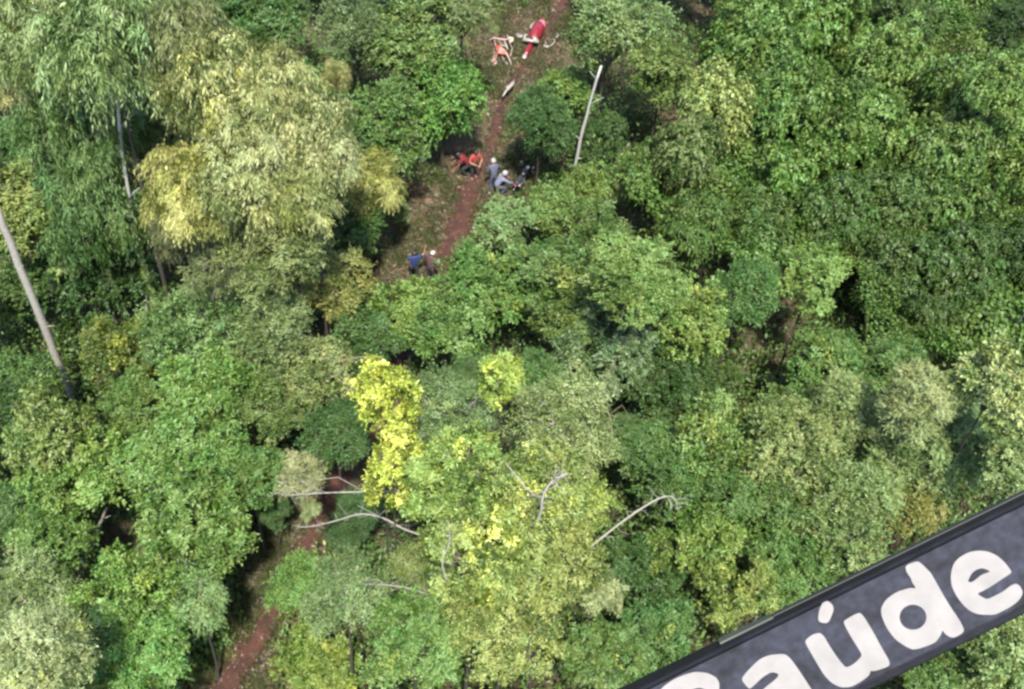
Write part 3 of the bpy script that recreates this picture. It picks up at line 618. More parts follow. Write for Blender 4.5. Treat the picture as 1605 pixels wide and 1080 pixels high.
bare_trunk('green_sapling', (1357, 545), (1364, 440), 0, (.09, .05), MOSSBARK, 'leafy green stem hanging in front of the dark vine bank', [], zt=4.5, cat='sapling')

def bare_branch(name, pts, r0, label, subs=(), m=None):
    """dead limb through points (px, py, z), thick end first; side shoots are parts"""
    W = [at(*p) for p in pts]
    fine = []
    for i in range(len(W)-1):
        p0 = W[max(i-1, 0)]; p1 = W[i]; p2 = W[i+1]; p3 = W[min(i+2, len(W)-1)]
        for k in range(5):
            t = k/5; fine.append(.5*((2*p1)+(p2-p0)*t+(2*p0-5*p1+4*p2-p3)*t*t+(3*p1-p0-3*p2+p3)*t**3))
    fine.append(W[-1]); root = empty(name, W[0]); tag(root, label, 'branch', 'bare pale branches sticking out of the central crowns')
    o = W[0]; r0 *= .55; mb = MB(); n = len(fine); mb.tube([p-o for p in fine], [r0*(1-.75*i/(n-1)) for i in range(n)], 7); mb.build('limb', m or PALEBARK, root)
    g = random.Random(n); tw = MB()
    for i in range(3, n, 2):
        for q in range(2):
            s_ = fine[i]-o; d = Vector((g.uniform(-1, 1), g.uniform(-.6, .6), g.uniform(-.4, 1))).normalized(); L_ = g.uniform(.15, .5)
            e1 = s_+d*L_*.5; e2 = e1+(d+Vector((g.uniform(-.5, .5), g.uniform(-.5, .5), g.uniform(-.3, .4)))).normalized()*L_*.5; e3 = e1+(d+Vector((g.uniform(-.9, .9), g.uniform(-.9, .9), .2))).normalized()*L_*.35
            tw.tube([s_, e1, e2], [r0*.22, r0*.15, .003], 4, cap=False); tw.tube([e1, e3], [r0*.13, .003], 4, cap=False)
    tw.build('twigs', m or PALEBARK, root)
    for sp in subs:
        S = [at(*p)-o for p in sp]; k = MB(); k.tube(S, [r0*.5*(1-.7*i/(len(S)-1)) for i in range(len(S))], 6); k.build('shoot', m or PALEBARK, root)
    return root
bare_branch('bare_branch', [(700, 850, 7.5), (640, 832, 8.0), (600, 812, 8.4), (565, 806, 8.6), (520, 818, 8.6), (482, 826, 8.5), (462, 824, 8.4)], .055, 'pale branch arching left over the lower red track', [[(600, 812, 8.4), (575, 800, 8.8), (560, 792, 9)]])
bare_branch('bare_branch', [(640, 770, 8.6), (560, 771, 8.8), (500, 773, 8.8), (455, 776, 8.8), (432, 772, 8.8)], .045, 'pale forked branch reaching left above the arching one', [[(510, 772, 8.8), (480, 758, 9.1), (452, 744, 9.2)], [(570, 770, 8.8), (530, 748, 9.2), (500, 752, 9.3), (470, 742, 9.3)], [(470, 775, 8.8), (450, 762, 9), (440, 755, 9)]])
bare_branch('bare_branch', [(745, 950, 7.5), (690, 938, 8), (640, 922, 8.4), (590, 916, 8.6), (540, 917, 8.6)], .055, 'pale branch lying across the thin crown near the bottom', [[(610, 918, 8.5), (590, 908, 8.8), (572, 910, 8.9)], [(660, 928, 8.2), (640, 940, 8.4)]])
bare_branch('bare_branch', [(880, 900, 8.5), (925, 858, 9.4), (975, 818, 10), (1020, 788, 10.4), (1045, 778, 10.4), (1058, 783, 10.2), (1062, 800, 9.9)], .065, 'long bare limb curving right out of the central crowns, tip hooked down', [[(1045, 778, 10.4), (1052, 790, 10.4), (1050, 800, 10.3)], [(925, 858, 9.4), (900, 880, 9.8), (890, 905, 9.8)]])
bare_branch('bare_branch', [(838, 835, 11.2), (848, 800, 12.2), (852, 775, 12.8), (868, 752, 13.2), (892, 742, 13.4)], .085, 'pale forked limb in the middle of the wispy crowns', [[(848, 785, 12.5), (825, 765, 13), (800, 735, 13.4), (790, 722, 13.4)], [(868, 752, 13.2), (872, 735, 13.6)]])
bare_branch('bare_branch', [(700, 910, 12), (693, 880, 12.6), (705, 850, 12.9), (702, 820, 13)], .035, 'thin upright pale twig among the yellow-flecked crowns', [[(705, 850, 12.9), (715, 830, 13.2)]])
bare_branch('bare_branch', [(600, 560, 6.5), (560, 560, 7), (530, 566, 7.2), (505, 560, 7.2)], .04, 'cream dead twig sprays left of the bright yellow crowns', [[(560, 560, 7), (545, 548, 7.4)], [(545, 562, 7.1), (525, 585, 7.2), (512, 600, 7)]], TWIG)
bare_branch('bare_branch', [(960, 690, 8), (955, 650, 9), (935, 620, 9.6), (922, 600, 9.8)], .05, 'reddish brown dead twig at the right flank of the wispy crowns', [[(955, 650, 9), (975, 635, 9.3), (985, 650, 9.2)], [(935, 620, 9.6), (950, 598, 9.8)]], TWIG)

# cream shoots hanging over the track beside the forked branch
tree('sparse', 468, 745, 40, 8.6, (196, 190, 140), 'small cream-leaved spray of twigs over the lower red track', .05, 1, trunk=False)
tree('sparse', 488, 800, 18, 8.2, (180, 186, 130), 'sparse cream leaf tufts at the end of the arching pale branch', .05, 1, trunk=False)

# ------------------------------------------------------------ people
SKIN = mat('skin', srgb(186, 138, 108, .45), .6, 0, .08, 30); SKIN2 = mat('skin_brown', srgb(150, 104, 78, .45), .6, 0, .08, 30)
HAIR = mat('hair', (.012, .010, .009), .6)
def cloth(name, c, k=.6): return mat(name, srgb(*c, k), .85, 0, .18, 14, .35)
BOOT = mat('boot_leather', (.02, .018, .016), .6)

def skin_mesh(name, nodes, edges, mats, parent, sub=2, root=0):
    me = bpy.data.meshes.new(name+'_tmp'); me.from_pydata([n[0] for n in nodes], edges, [])
    ob = bpy.data.objects.new(name+'_tmp', me); COL.objects.link(ob)
    ob.modifiers.new('s', 'SKIN'); sv = me.skin_vertices[0].data
    for i, n in enumerate(nodes): sv[i].radius = (n[1], n[2] if len(n) > 2 else n[1]); sv[i].use_root = (i == root)
    sb = ob.modifiers.new('b', 'SUBSURF'); sb.levels = sub; sb.render_levels = sub
    dg = bpy.context.evaluated_depsgraph_get(); res = bpy.data.meshes.new_from_object(ob.evaluated_get(dg)); res.name = name
    bpy.data.objects.remove(ob); bpy.data.meshes.remove(me)
    res.materials.clear()
    for m in mats: res.materials.append(m)
    res.polygons.foreach_set('use_smooth', [True]*len(res.polygons))
    return link(name, res, parent)

def person(px, py, face, label, shirt, trouser, skin, head_cover=None, pose=None, short=True, group='people by the red track'):
    """stands with the feet on the ground behind px, py; 'face' is the heading (radians, 0 = away from the camera)"""
    p = pose or {}; base = ground(px, py); root = empty('person', base, face); tag(root, label, 'person', group)
    lean = p.get('lean', 0); drop = p.get('drop', 0); V = Vector
    hip = V((0, p.get('hipback', 0), .93-drop))
    def up(h, y=0, x=0): # point on the trunk above the hip, leaning forward
        return hip+V((x, y*math.cos(lean)+h*math.sin(lean), h*math.cos(lean)-y*math.sin(lean)))
    chest, neck, head = up(.36), up(.52), up(.64, .02)
    J = {}
    for s, k in ((-1, 'L'), (1, 'R')):
        J['hip'+k] = hip+V((.095*s, 0, -.03)); ft = V(p.get('foot'+k, (.12*s, .05*s, 0)))
        kn = p.get('knee'+k); mid = (J['hip'+k]+ft)/2
        J['ank'+k] = ft+V((0, -.03, .08)); J['knee'+k] = V(kn) if kn else mid+V((0, .04, .02)); J['toe'+k] = ft+V((0, .13, .035))
        J['sho'+k] = up(.47, 0, .185*s)
        el = p.get('elbow'+k); J['elb'+k] = V(el) if el else J['sho'+k]+V((.07*s, 0, -.28))
        wr = p.get('wrist'+k); J['wri'+k] = V(wr) if wr else J['elb'+k]+V((.0, .10, -.23))
    # body: one continuous surface with five fingers on each hand
    nd = [(hip, .09, .07), (up(.18), .085, .065), (chest, .11, .075), (neck, .052), (up(.585, .01), .055), (up(.64, .03), .082, .092), (up(.715, .025), .085, .092), (up(.765, .015), .05, .055)]
    ed = [(0, 1), (1, 2), (2, 3), (3, 4), (4, 5), (5, 6), (6, 7)]
    for k in 'LR':
        i = len(nd); nd += [(J['hip'+k], .065), (J['knee'+k], .048), (J['ank'+k], .04), (J['toe'+k], .038, .03)]; ed += [(0, i), (i, i+1), (i+1, i+2), (i+2, i+3)]
        i = len(nd); hd = (J['wri'+k]-J['elb'+k]).normalized(); palm = J['wri'+k]+hd*.06
        nd += [(J['sho'+k], .058), (J['elb'+k], .042), (J['wri'+k], .027), (palm, .036, .018)]; ed += [(2, i), (i, i+1), (i+1, i+2), (i+2, i+3)]
        sd = hd.orthogonal().normalized()
        for q, (o_, L_) in enumerate(((-.032, .065), (-.011, .08), (.011, .075), (.030, .06))):
            j = len(nd); nd += [(palm+hd*.035+sd*o_, .0095), (palm+hd*(.035+L_*.55)+sd*o_*1.15, .009), (palm+hd*(.035+L_)+sd*o_*1.2+hd.cross(sd)*.02, .0075)]; ed += [(i+3, j), (j, j+1), (j+1, j+2)]
        j = len(nd); nd += [(palm-sd*.04, .011), (palm-sd*.062+hd*.035, .009)]; ed += [(i+3, j), (j, j+1)]
    skin_mesh('body', nd, ed, [skin], root, 2)
    # face
    hc = up(.68, .03); fm = MB(); fr = Matrix.Rotation(-lean*.6, 4, 'X')
    def hp(x, y, z): return hc+(fr @ V((x, y, z)))
    fm.loft([[hp(-.012, .088, -.02), hp(.012, .088, -.02), hp(.006, .09, .02), hp(-.006, .09, .02)], [hp(-.008, .112, -.024), hp(.008, .112, -.024), hp(.004, .094, .018), hp(-.004, .094, .018)]]); fm.build('nose', skin, root)
    for s in (-1, 1):
        e = MB(); e.torus(hp(.088*s, .0, 0), (1, 0, 0), .02, .008, 8, 5); e.build('ear', skin, root)
        e = MB(); e.box(hp(.032*s, .092, .014), (.011, .004, .005)); e.build('eye', HAIR, root)
    e = MB(); e.box(hp(0, .092, -.052), (.022, .004, .004)); e.build('mouth', cloth('lips', (140, 70, 66)), root)
    # clothes
    nd = [(up(-.08), .165, .14), (up(.18), .155, .125), (chest, .17, .125), (up(.485), .09, .085)]; ed = [(0, 1), (1, 2), (2, 3)]
    for k in 'LR':
        i = len(nd); e2 = J['sho'+k].lerp(J['elb'+k], .75) if short else J['elb'+k]; nd += [(J['sho'+k], .073), (e2, .062)]; ed += [(2, i), (i, i+1)]
        if not short: nd.append((J['wri'+k].lerp(J['elb'+k], .1), .042)); ed.append((i+1, i+2))
    skin_mesh('shirt', nd, ed, [shirt], root, 2)
    nd = [(up(.07), .13, .115), (hip+V((0, 0, -.05)), .14, .125)]; ed = [(0, 1)]
    for k in 'LR':
        i = len(nd); nd += [(J['hip'+k]+V((0, 0, -.05)), .098), (J['knee'+k], .074), (J['ank'+k]+V((0, 0, .03)), .062)]; ed += [(1, i), (i, i+1), (i+1, i+2)]
    skin_mesh('trousers', nd, ed, [trouser], root, 2)
    for k in 'LR':
        nd = [(J['ank'+k]+V((0, -.02, .04)), .052), (J['ank'+k]+V((0, -.03, -.03)), .05, .045), (J['toe'+k]+V((0, .01, .005)), .048, .036)]
        skin_mesh('shoe', nd, [(0, 1), (1, 2)], [BOOT], root, 2)
    # hair, cap or helmet
    hm = MB(); kind = head_cover[0] if head_cover else 'hair'; rr = {'hair': .106, 'cap': .112, 'helmet': .135}[kind]; mt = head_cover[1] if head_cover else HAIR
    rings = []
    zlo = {'hair': -.5, 'cap': .1, 'helmet': -.75}[kind]
    for i in range(9):
        b = zlo+(math.pi/2-.12-zlo)*i/8; rings.append([hp(math.cos(a)*math.cos(b)*rr*.9, math.sin(a)*math.cos(b)*rr*1.05-(.022 if kind == 'hair' else 0)*math.cos(b), math.sin(b)*rr+.018) for a in [2*math.pi*j/16 for j in range(16)]])
    hm.loft(rings); hm.build({'hair': 'hair', 'cap': 'cap', 'helmet': 'helmet'}[kind], mt, root)
    if kind == 'cap':
        pk = MB(); pk.loft([[hp(x*.075, .09+.07*(1-x*x), .04+dz) for x in (-1, -.5, 0, .5, 1)]+[hp(x*.075, .07, .045+dz) for x in (1, .5, 0, -.5, -1)] for dz in (-.004, .004)]); pk.build('peak', mt, root)
    if kind == 'helmet':
        vz = MB(); vz.loft([[hp(math.cos(a)*.128, math.sin(a)*.145, z) for a in [math.pi*(.15+.7*j/8) for j in range(9)]]+[hp(math.cos(a)*.118, math.sin(a)*.135, z) for a in [math.pi*(.85-.7*j/8) for j in range(9)]] for z in (-.03, .035)]); vz.build('visor', mat('visor', (.02, .022, .025), .15), root)
    return root
WH = mat('white_cap_cloth', (.32, .31, .30), .7); WHH = mat('white_helmet_shell', (.2, .2, .21), .45); BLACKC = cloth('black_cloth', (42, 42, 46), .4)
person(649, 440, rad(15), 'person in a blue shirt holding one arm raised, beside the white-capped person', cloth('blue_cloth', (26, 62, 130), .36), BLACKC, SKIN,
       pose=dict(elbowR=(.40, .12, 1.42), wristR=(.46, .16, 1.70), footL=(-.16, .18, 0), footR=(.14, -.14, 0), kneeL=(-.12, .18, .5)))
person(674, 443, rad(-25), 'person in a white cap and maroon top at the end of the red track', cloth('maroon_cloth', (96, 66, 72), .4), BLACKC, SKIN2, ('cap', WH),
       pose=dict(lean=.18, elbowL=(-.34, .12, 1.16), wristL=(-.42, .34, 1.14)), short=False)
person(742, 279, rad(-150), 'person in a salmon red shirt standing on the track, with dark hair', cloth('salmon_cloth', (206, 84, 80), .36), cloth('dark_trouser_cloth', (50, 44, 50), .5), SKIN,
       pose=dict(lean=.15, elbowR=(.30, .16, 1.14), wristR=(.10, .34, 1.08), elbowL=(-.30, .16, 1.14), wristL=(-.12, .34, 1.04)))
person(729, 276, rad(100), 'person in a dark red shirt bending forward at the side of the salmon-shirted one', cloth('dark_red_cloth', (130, 22, 34), .45), BLACKC, SKIN2,
       pose=dict(lean=.75, drop=.14, hipback=-.12, kneeL=(-.12, .18, .48), kneeR=(.14, .2, .48), elbowR=(.26, .34, .86), wristR=(.2, .52, .66), elbowL=(-.26, .34, .86), wristL=(-.2, .52, .66)))
person(772, 299, rad(20), 'person with a white helmet and blue-grey shirt standing next to the black motorcycle', cloth('grey_blue_cloth', (104, 110, 136), .36), cloth('slate_cloth', (70, 76, 96), .6), SKIN, ('helmet', WHH),
       pose=dict(lean=.25, elbowR=(.34, .2, 1.12), wristR=(.4, .42, 1.0)), short=False)
person(782, 304, rad(-60), 'person crouching in a pale grey shirt and white helmet, nearest the motorcycle', cloth('pale_grey_cloth', (140, 146, 172), .4), cloth('slate_cloth_dark', (64, 68, 90), .6), SKIN2, ('helmet', WHH),
       pose=dict(lean=.55, drop=.34, hipback=-.16, kneeL=(-.16, .26, .42), kneeR=(.16, .28, .42), elbowR=(.28, .36, .78), wristR=(.2, .56, .66), elbowL=(-.28, .36, .78), wristL=(-.2, .54, .62)), short=False)

# ------------------------------------------------------------ black motorcycle
RUB = mat('tyre_rubber', (.018, .018, .018), .85); STEEL = mat('bright_steel', (.16, .16, .17), .35, 1.0); BLK = mat('black_paint', (.016, .017, .02), .3); VIN = mat('seat_vinyl', (.02, .02, .02), .55)
GLS = mat('mirror_glass', (.75, .78, .8), .08, 1.0); LAMPG = mat('lamp_glass', (.75, .75, .72), .12); REDP = mat('red_lens', (.4, .02, .02), .3)
def motorcycle(a_px, b_px, label):
    a = ground(*a_px); b = ground(*b_px); c = (a+b)/2; d = (b-a); ang = math.atan2(d.y, d.x)
    root = empty('motorcycle', (c.x, c.y, H(c.x, c.y)+.02), ang); root.rotation_euler = (rad(9), 0, ang); tag(root, label, 'motorcycle')
    for x in (-.66, .68):
        t = MB(); t.torus((x, 0, .32), (0, 1, 0), .27, .052, 28, 8); wh = t.build('wheel', RUB, root)
        r = MB(); r.torus((x, 0, .32), (0, 1, 0), .222, .014, 28, 6); r.tube([(x, -.07, .32), (x, .07, .32)], .04, 10)
        for k in range(12):
            q = 2*math.pi*k/12; r.tube([(x, .03*(-1)**k, .32), (x+.22*math.cos(q), 0, .32+.22*math.sin(q))], .0035, 4, cap=False)
        r.build('rim', STEEL, wh)
    fr = MB(); fr.tube([(.38, 0, .86), (.30, 0, .62), (.25, 0, .34), (-.12, 0, .28), (-.22, 0, .5), (-.12, 0, .78), (.36, 0, .84)], .022, 6)
    for s in (-1, 1): fr.tube([(-.12, .05*s, .76), (-.5, .1*s, .78), (-.74, .1*s, .82)], .014, 6); fr.tube([(-.2, .08*s, .34), (-.66, .09*s, .32)], .02, 6)
    fr.build('frame', BLK, root)
    for s in (-1, 1):
        f = MB(); f.tube([(.68, .085*s, .32), (.52, .085*s, .66), (.40, .085*s, .92)], [.026, .024, .02], 8); f.build('fork', STEEL, root)
        q = MB(); q.tube([(-.5, .13*s, .74), (-.64, .11*s, .36)], [.03, .026], 8); q.build('shock_absorber', STEEL, root)
    tk = MB(); tk.loft([[(x, math.cos(t_)*w_, z+math.sin(t_)*h_) for t_ in [2*math.pi*k/12 for k in range(12)]] for x, w_, z, h_ in ((.36, .05, .85, .05), (.30, .13, .87, .10), (.12, .16, .88, .12), (-.04, .11, .85, .09), (-.10, .05, .82, .05))]); tk.build('fuel_tank', BLK, root)
    st = MB(); st.loft([[(x, y*w_, z+dz) for y, dz in ((-1, 0), (-.8, .05), (0, .065), (.8, .05), (1, 0), (.7, -.03), (-.7, -.03))] for x, w_, z in ((-.06, .07, .83), (-.2, .12, .80), (-.42, .14, .81), (-.62, .12, .86), (-.74, .07, .88))]); st.build('seat', VIN, root)
    en = MB(); en.tube([(.08, 0, .36), (.16, 0, .66)], [.11, .10], 12); en.box((-.02, 0, .36), (.17, .12, .10))
    for k in range(5): en.tube([(.10+.014*k, 0, .46+.035*k), (.103+.014*k, 0, .475+.035*k)], .125, 12)
    en.build('engine', mat('engine_alloy', (.32, .32, .33), .45, .8), root)
    ex = MB(); ex.tube([(.2, -.06, .55), (.30, -.12, .4), (.2, -.15, .26), (-.2, -.16, .26), (-.45, -.17, .32), (-.86, -.18, .42)], [.02, .02, .02, .024, .04, .042], 9); ex.build('exhaust', STEEL, root)
    hb = MB(); hb.tube([(.24, -.37, 1.02), (.30, -.2, 1.06), (.38, -.07, .97), (.38, .07, .97), (.30, .2, 1.06), (.24, .37, 1.02)], .012, 7); h_o = hb.build('handlebar', STEEL, root)
    for s in (-1, 1):
        gq = MB(); gq.tube([(.225, .40*s, 1.01), (.262, .28*s, 1.035)], .02, 8); gq.build('grip', VIN, h_o)
        mr = MB(); mr.tube([(.28, .24*s, 1.05), (.30, .29*s, 1.18)], .006, 5); mr.tube([(.302, .30*s, 1.19), (.29, .30*s, 1.19)], [.06, .058], 12); mr.build('mirror', GLS, h_o)
    hl = MB(); hl.tube([(.40, 0, .86), (.50, 0, .84), (.54, 0, .83)], [.05, .09, .085], 14); hl.build('headlight', LAMPG, root)
    for x, z, ph in ((.68, .32, .25), (-.66, .32, 1.1)):
        m = MB(); R_ = .345; arcs = [ph+1.25*k/8 for k in range(9)]
        m.loft([[(x+R_*math.cos(q), -.06, z+R_*math.sin(q)), (x+(R_+.025)*math.cos(q), 0, z+(R_+.025)*math.sin(q)), (x+R_*math.cos(q), .06, z+R_*math.sin(q)), (x+(R_-.008)*math.cos(q), 0, z+(R_-.008)*math.sin(q))] for q in arcs]); m.build('mudguard', BLK, root)
    tl = MB(); tl.box((-.80, 0, .80), (.03, .05, .03)); tl.build('tail_light', REDP, root)
    ks = MB(); ks.tube([(-.02, .1, .3), (-.08, .30, .02)], .012, 6); ks.build('kickstand', STEEL, root)
    rk = MB()
    for y in (-.09, 0, .09): rk.tube([(-.62, y, .92), (-.9, y, .92)], .008, 5)
    rk.tube([(-.9, -.1, .92), (-.9, .1, .92)], .008, 5); rk.build('luggage_rack', STEEL, root)
    return root
motorcycle((796, 317), (830, 272), 'black motorcycle parked in the shade beside the two people with white helmets')

# ------------------------------------------------------------ wreckage further up the track
RED = mat('red_paint', srgb(190, 56, 70, .26), .3, 0, .12, 8); PINK = mat('pinkish_red', srgb(232, 126, 134, .5), .4, 0, .15, 8); WHITE = mat('white_paint', srgb(216, 204, 192, .3), .4, 0, .12, 9)  # PINK is a paler, pinker red for the nose cone
SALM = mat('salmon_panel', srgb(214, 126, 108, .33), .5, 0, .25, 6); ALU = mat('pinkish_alloy', srgb(216, 186, 172, .42), .45, 0, .15, 12); MATT_BLACK = mat('matt_black', (.01, .01, .012), .7)  # last one: plain near-black for the hull opening and one low panel
def wreck_hull():
    a = ground(820, 97); b = ground(852, 38); d = b-a; L = d.length; ang = math.atan2(d.y, d.x); c = (a+b)/2
    root = empty('wreckage', (c.x, c.y, H(c.x, c.y)+.02), ang); tag(root, 'long red hull-shaped piece of wreckage with white cross pieces, lying along the red track', 'wreckage', 'pieces of wreckage near the top of the track')
    def sec(x, w_, h_, z): return [(x, math.cos(q)*w_, z+math.sin(q)*h_) for q in [2*math.pi*k/14 for k in range(14)]]
    h = L/2; m = MB(); m.loft([sec(x*h, w_, h_, z) for x, w_, h_, z in ((-.22, .16, .16, .26), (-.12, .24, .24, .30), (.05, .30, .32, .36), (.25, .33, .36, .38), (.45, .31, .34, .38), (.56, .27, .30, .36))]); m.build('hull', RED, root)
    m = MB(); m.loft([sec(x*h, w_, h_, z) for x, w_, h_, z in ((.565, .27, .30, .36), (.70, .24, .26, .35), (.85, .17, .18, .32), (.96, .08, .08, .29), (1.0, .02, .02, .28))]); m.build('nose_cone', PINK, root)
    m = MB(); m.loft([sec(x*h, w_, h_, z) for x, w_, h_, z in ((-.34, .13, .13, .24), (-.5, .15, .13, .22), (-.7, .14, .11, .2), (-.82, .10, .08, .18))]); m.build('tail_boom', RED, root)
    m = MB(); m.loft([sec(x*h, w_, h_, z) for x, w_, h_, z in ((-.825, .11, .09, .18), (-.93, .12, .08, .16), (-1.0, .06, .04, .14))]); m.build('tail_cap', WHITE, root)
    m = MB(); m.box((-.27*h, .03, .42), (.09, .40, .07), Matrix.Rotation(.2, 3, 'Z')); m.box((-.20*h, -.12, .48), (.16, .10, .09), Matrix.Rotation(.6, 3, 'Z')); m.tube([(-.3*h, .35, .45), (-.15*h, .42, .5), (-.1*h, .3, .5)], .05, 7); m.build('cross_bracket', WHITE, root)
    m = MB(); m.box((-.24*h, -.02, .52), (.06, .09, .02)); m.build('dark_opening', MATT_BLACK, root)
    m = MB(); m.loft([[(x*h, y, z) for y, z in ((-.1, .70-abs(x-.45)*.2), (.12, .71-abs(x-.45)*.2), (.12, .735-abs(x-.45)*.2), (-.1, .725-abs(x-.45)*.2))] for x in (.34, .42, .5, .56)]); m.build('windscreen', mat('dark_tint', srgb(150, 60, 90, .35), .15), root)
    m = MB(); m.tube([(.28*h, .30, .44), (.36*h, .40, .5), (.60*h, .30, .5)], [.03, .05, .03], 7); m.build('side_rail', WHITE, root)
    # panels thrown to either side
    m = MB(); m.loft([[(x, y, z) for x, y in ((.0, .62), (.22, .60), (.30, .85), (.20, 1.02), (.0, .98), (-.06, .8))] for z in (.10, .16)]); m.build('panel', WHITE, root)
    m = MB(); m.loft([[(-.25+x, -.62+y, z) for x, y in ((.0, 0), (.20, .06), (.26, -.1), (.14, -.26), (.02, -.2))] for z in (.06, .13)]); m.build('panel', WHITE, root)
    m = MB(); m.tube([(-.2, -.85, .12), (0, -1.02, .22), (.18, -1.05, .3), (.32, -.95, .3), (.3, -.8, .2)], .03, 6); m.build('bent_strut', WHITE, root)
    m = MB(); m.tube([(.55, -.95, .12), (.75, -1.08, .3), (.88, -.98, .3), (.7, -.85, .1)], .03, 6); m.build('bent_strut', WHITE, root)
wreck_hull()
def wreck_frame():
    root = empty('wreckage', ground(786, 84)); o = root.location.copy(); tag(root, 'pinkish twisted frame of wreckage left of the long red hull', 'wreckage', 'pieces of wreckage near the top of the track')
    P = lambda px, py, z=.15: at(px, py, H(o.x, o.y)+z)-o
    def bar(pts, r, name, m): k = MB(); k.tube([P(*p) for p in pts], [q*.62 for q in r], 7); k.build(name, m, root)
    bar([(767, 63, .35), (774, 59, .45), (788, 62, .5), (800, 61, .5)], [.05, .05, .06, .05], 'crossbar', ALU)
    bar([(795, 54, .5), (797, 60, .45), (800, 67, .35), (803, 62, .35)], [.03, .06, .09, .06], 'bracket', ALU)
    bar([(790, 62, .5), (793, 71, .4), (796, 78, .3)], [.04, .085, .05], 'strut', WHITE)
    bar([(781, 80, .45), (778, 88, .3), (775, 97, .18)], [.05, .07, .05], 'strut', SALM)
    bar([(787, 80, .45), (795, 86, .4), (799, 94, .25), (802, 103, .12)], [.05, .06, .045, .03], 'strut', ALU)
    bar([(790, 95, .2), (796, 101, .14)], [.04, .05], 'strut', WHITE)
    def panel(pts, name, m, th=.05):
        T = [P(*p) for p in pts]; k = MB(); k.loft([[q-Vector((0, 0, th)) for q in T], T]); k.build(name, m, root, smooth=False)
    panel([(776, 75, .45), (783, 73, .62), (790, 76, .58), (796, 84, .42), (788, 85, .5), (781, 83, .45)], 'panel', SALM)
    panel([(776, 72, .25), (785, 70, .4), (784, 76, .4), (777, 77, .3)], 'panel', mat('dark_red_panel', srgb(170, 58, 56, .7), .5, 0, .25, 6))
    panel([(769, 93, .12), (777, 91, .2), (779, 99, .18), (772, 103, .1)], 'panel', ALU)
    for pq in ([(771, 70, .2), (776, 84, .3), (773, 92, .2)], [(774, 60, .45), (777, 72, .45)], [(781, 61, .45), (787, 74, .5)], [(798, 66, .4), (803, 76, .25), (800, 88, .2)], [(784, 84, .4), (789, 92, .2), (794, 104, .05)], [(768, 84, .1), (778, 82, .3), (790, 80, .5)], [(803, 92, .1), (812, 90, .08)]):
        bar(pq, [.03]*len(pq), 'thin_strut', ALU)
    panel([(798, 57, .5), (805, 59, .5), (804, 65, .4), (798, 66, .42)], 'panel', ALU, .03); panel([(786, 70, .3), (795, 69, .35), (793, 74, .3)], 'panel', WHITE, .03)
    panel([(780, 86, .1), (793, 87, .12), (796, 96, .08), (786, 98, .06), (781, 93, .08)], 'black_panel', MATT_BLACK, .03)  # near-black sheet low inside the frame
wreck_frame()
def fragment():
    root = empty('pale_fragment', ground(797, 137)); o = root.location.copy(); tag(root, 'small pale fragment lying on the track below the red hull', 'wreckage', 'pieces of wreckage near the top of the track')
    k = MB(); k.tube([at(788, 151, .12)-o, at(793, 143, .2)-o, at(798, 137, .25)-o, at(803, 132, .25)-o, at(806, 126, .2)-o], [.04, .05, .09, .10, .05], 7); k.build('strut', WHITE, root)
    k = MB(); k.box(at(797, 136, .22)-o, (.14, .07, .03), Matrix.Rotation(.9, 3, 'Z')); k.build('torn_plate', ALU, root)
fragment()
g_ = random.Random(9)
for i, (px, py, lb) in enumerate([(709, 247, 'pale cut log end left of the person in dark red'), (683, 307, 'flat grey stone in the grass left of the red track'), (648, 355, 'pinkish stone among the litter at the left of the clearing'),
                                  (687, 411, 'pale stone right of the white-capped person'), (866, 17, 'pale boulder beside the track at the very top'), (742, 358, 'small light stone on the right rim of the red track')]):
    p = ground(px, py); s = .07+.05*g_.random(); m = MB(); rings = []
    for b in range(6):
        el = -1.2+2.4*b/5; rings.append([(math.cos(a)*math.cos(el)*s*(1+g_.uniform(-.12, .12)), math.sin(a)*math.cos(el)*s*1.3*(1+g_.uniform(-.12, .12)), math.sin(el)*s*.6+s*.3) for a in [2*math.pi*k/9 for k in range(9)]])
    m.loft(rings); o = m.build('stone', mat('stone', srgb(186, 176, 164, .36), .9, 0, .2, 12, .4)); o.location = p; tag(o, lb, 'stone', 'loose stones on the clearing')
# ------------------------------------------------------------ the lettered beam of the aircraft the picture was taken from
BD = 1.5                                           # metres in front of the lens
def ray(px, py): return _F+RX*((px-802.5)/FPX)-UX*((py-540)/FPX)
BO = CAM+ray(1350, 988)*BD                         # origin on the beam's face, near its middle line
BANG = math.atan(.491)
bu = (RX*math.cos(BANG)+UX*math.sin(BANG)).normalized()
bn = (-_F).normalized(); bv = bn.cross(bu).normalized()
def on_face(px, py):
    d = ray(px, py); t = (BO-CAM).dot(bn)/d.dot(bn); q = CAM+d*t-BO; return (q.dot(bu), q.dot(bv))
beam = empty('beam', BO); beam.matrix_world = Matrix(((bu.x, bv.x, bn.x, BO.x), (bu.y, bv.y, bn.y, BO.y), (bu.z, bv.z, bn.z, BO.z), (0, 0, 0, 1)))
tag(beam, 'dark grey metal beam lettered "Saúde" in white, crossing the lower right corner', 'beam')
vt = (on_face(1080, 1041)[1]+on_face(1605, 783)[1])/2      # upper edge
vc = on_face(1605, 949)[1]                                 # crease above the lower flange
vb = (on_face(1369, 1080)[1]+on_face(1605, 972)[1])/2
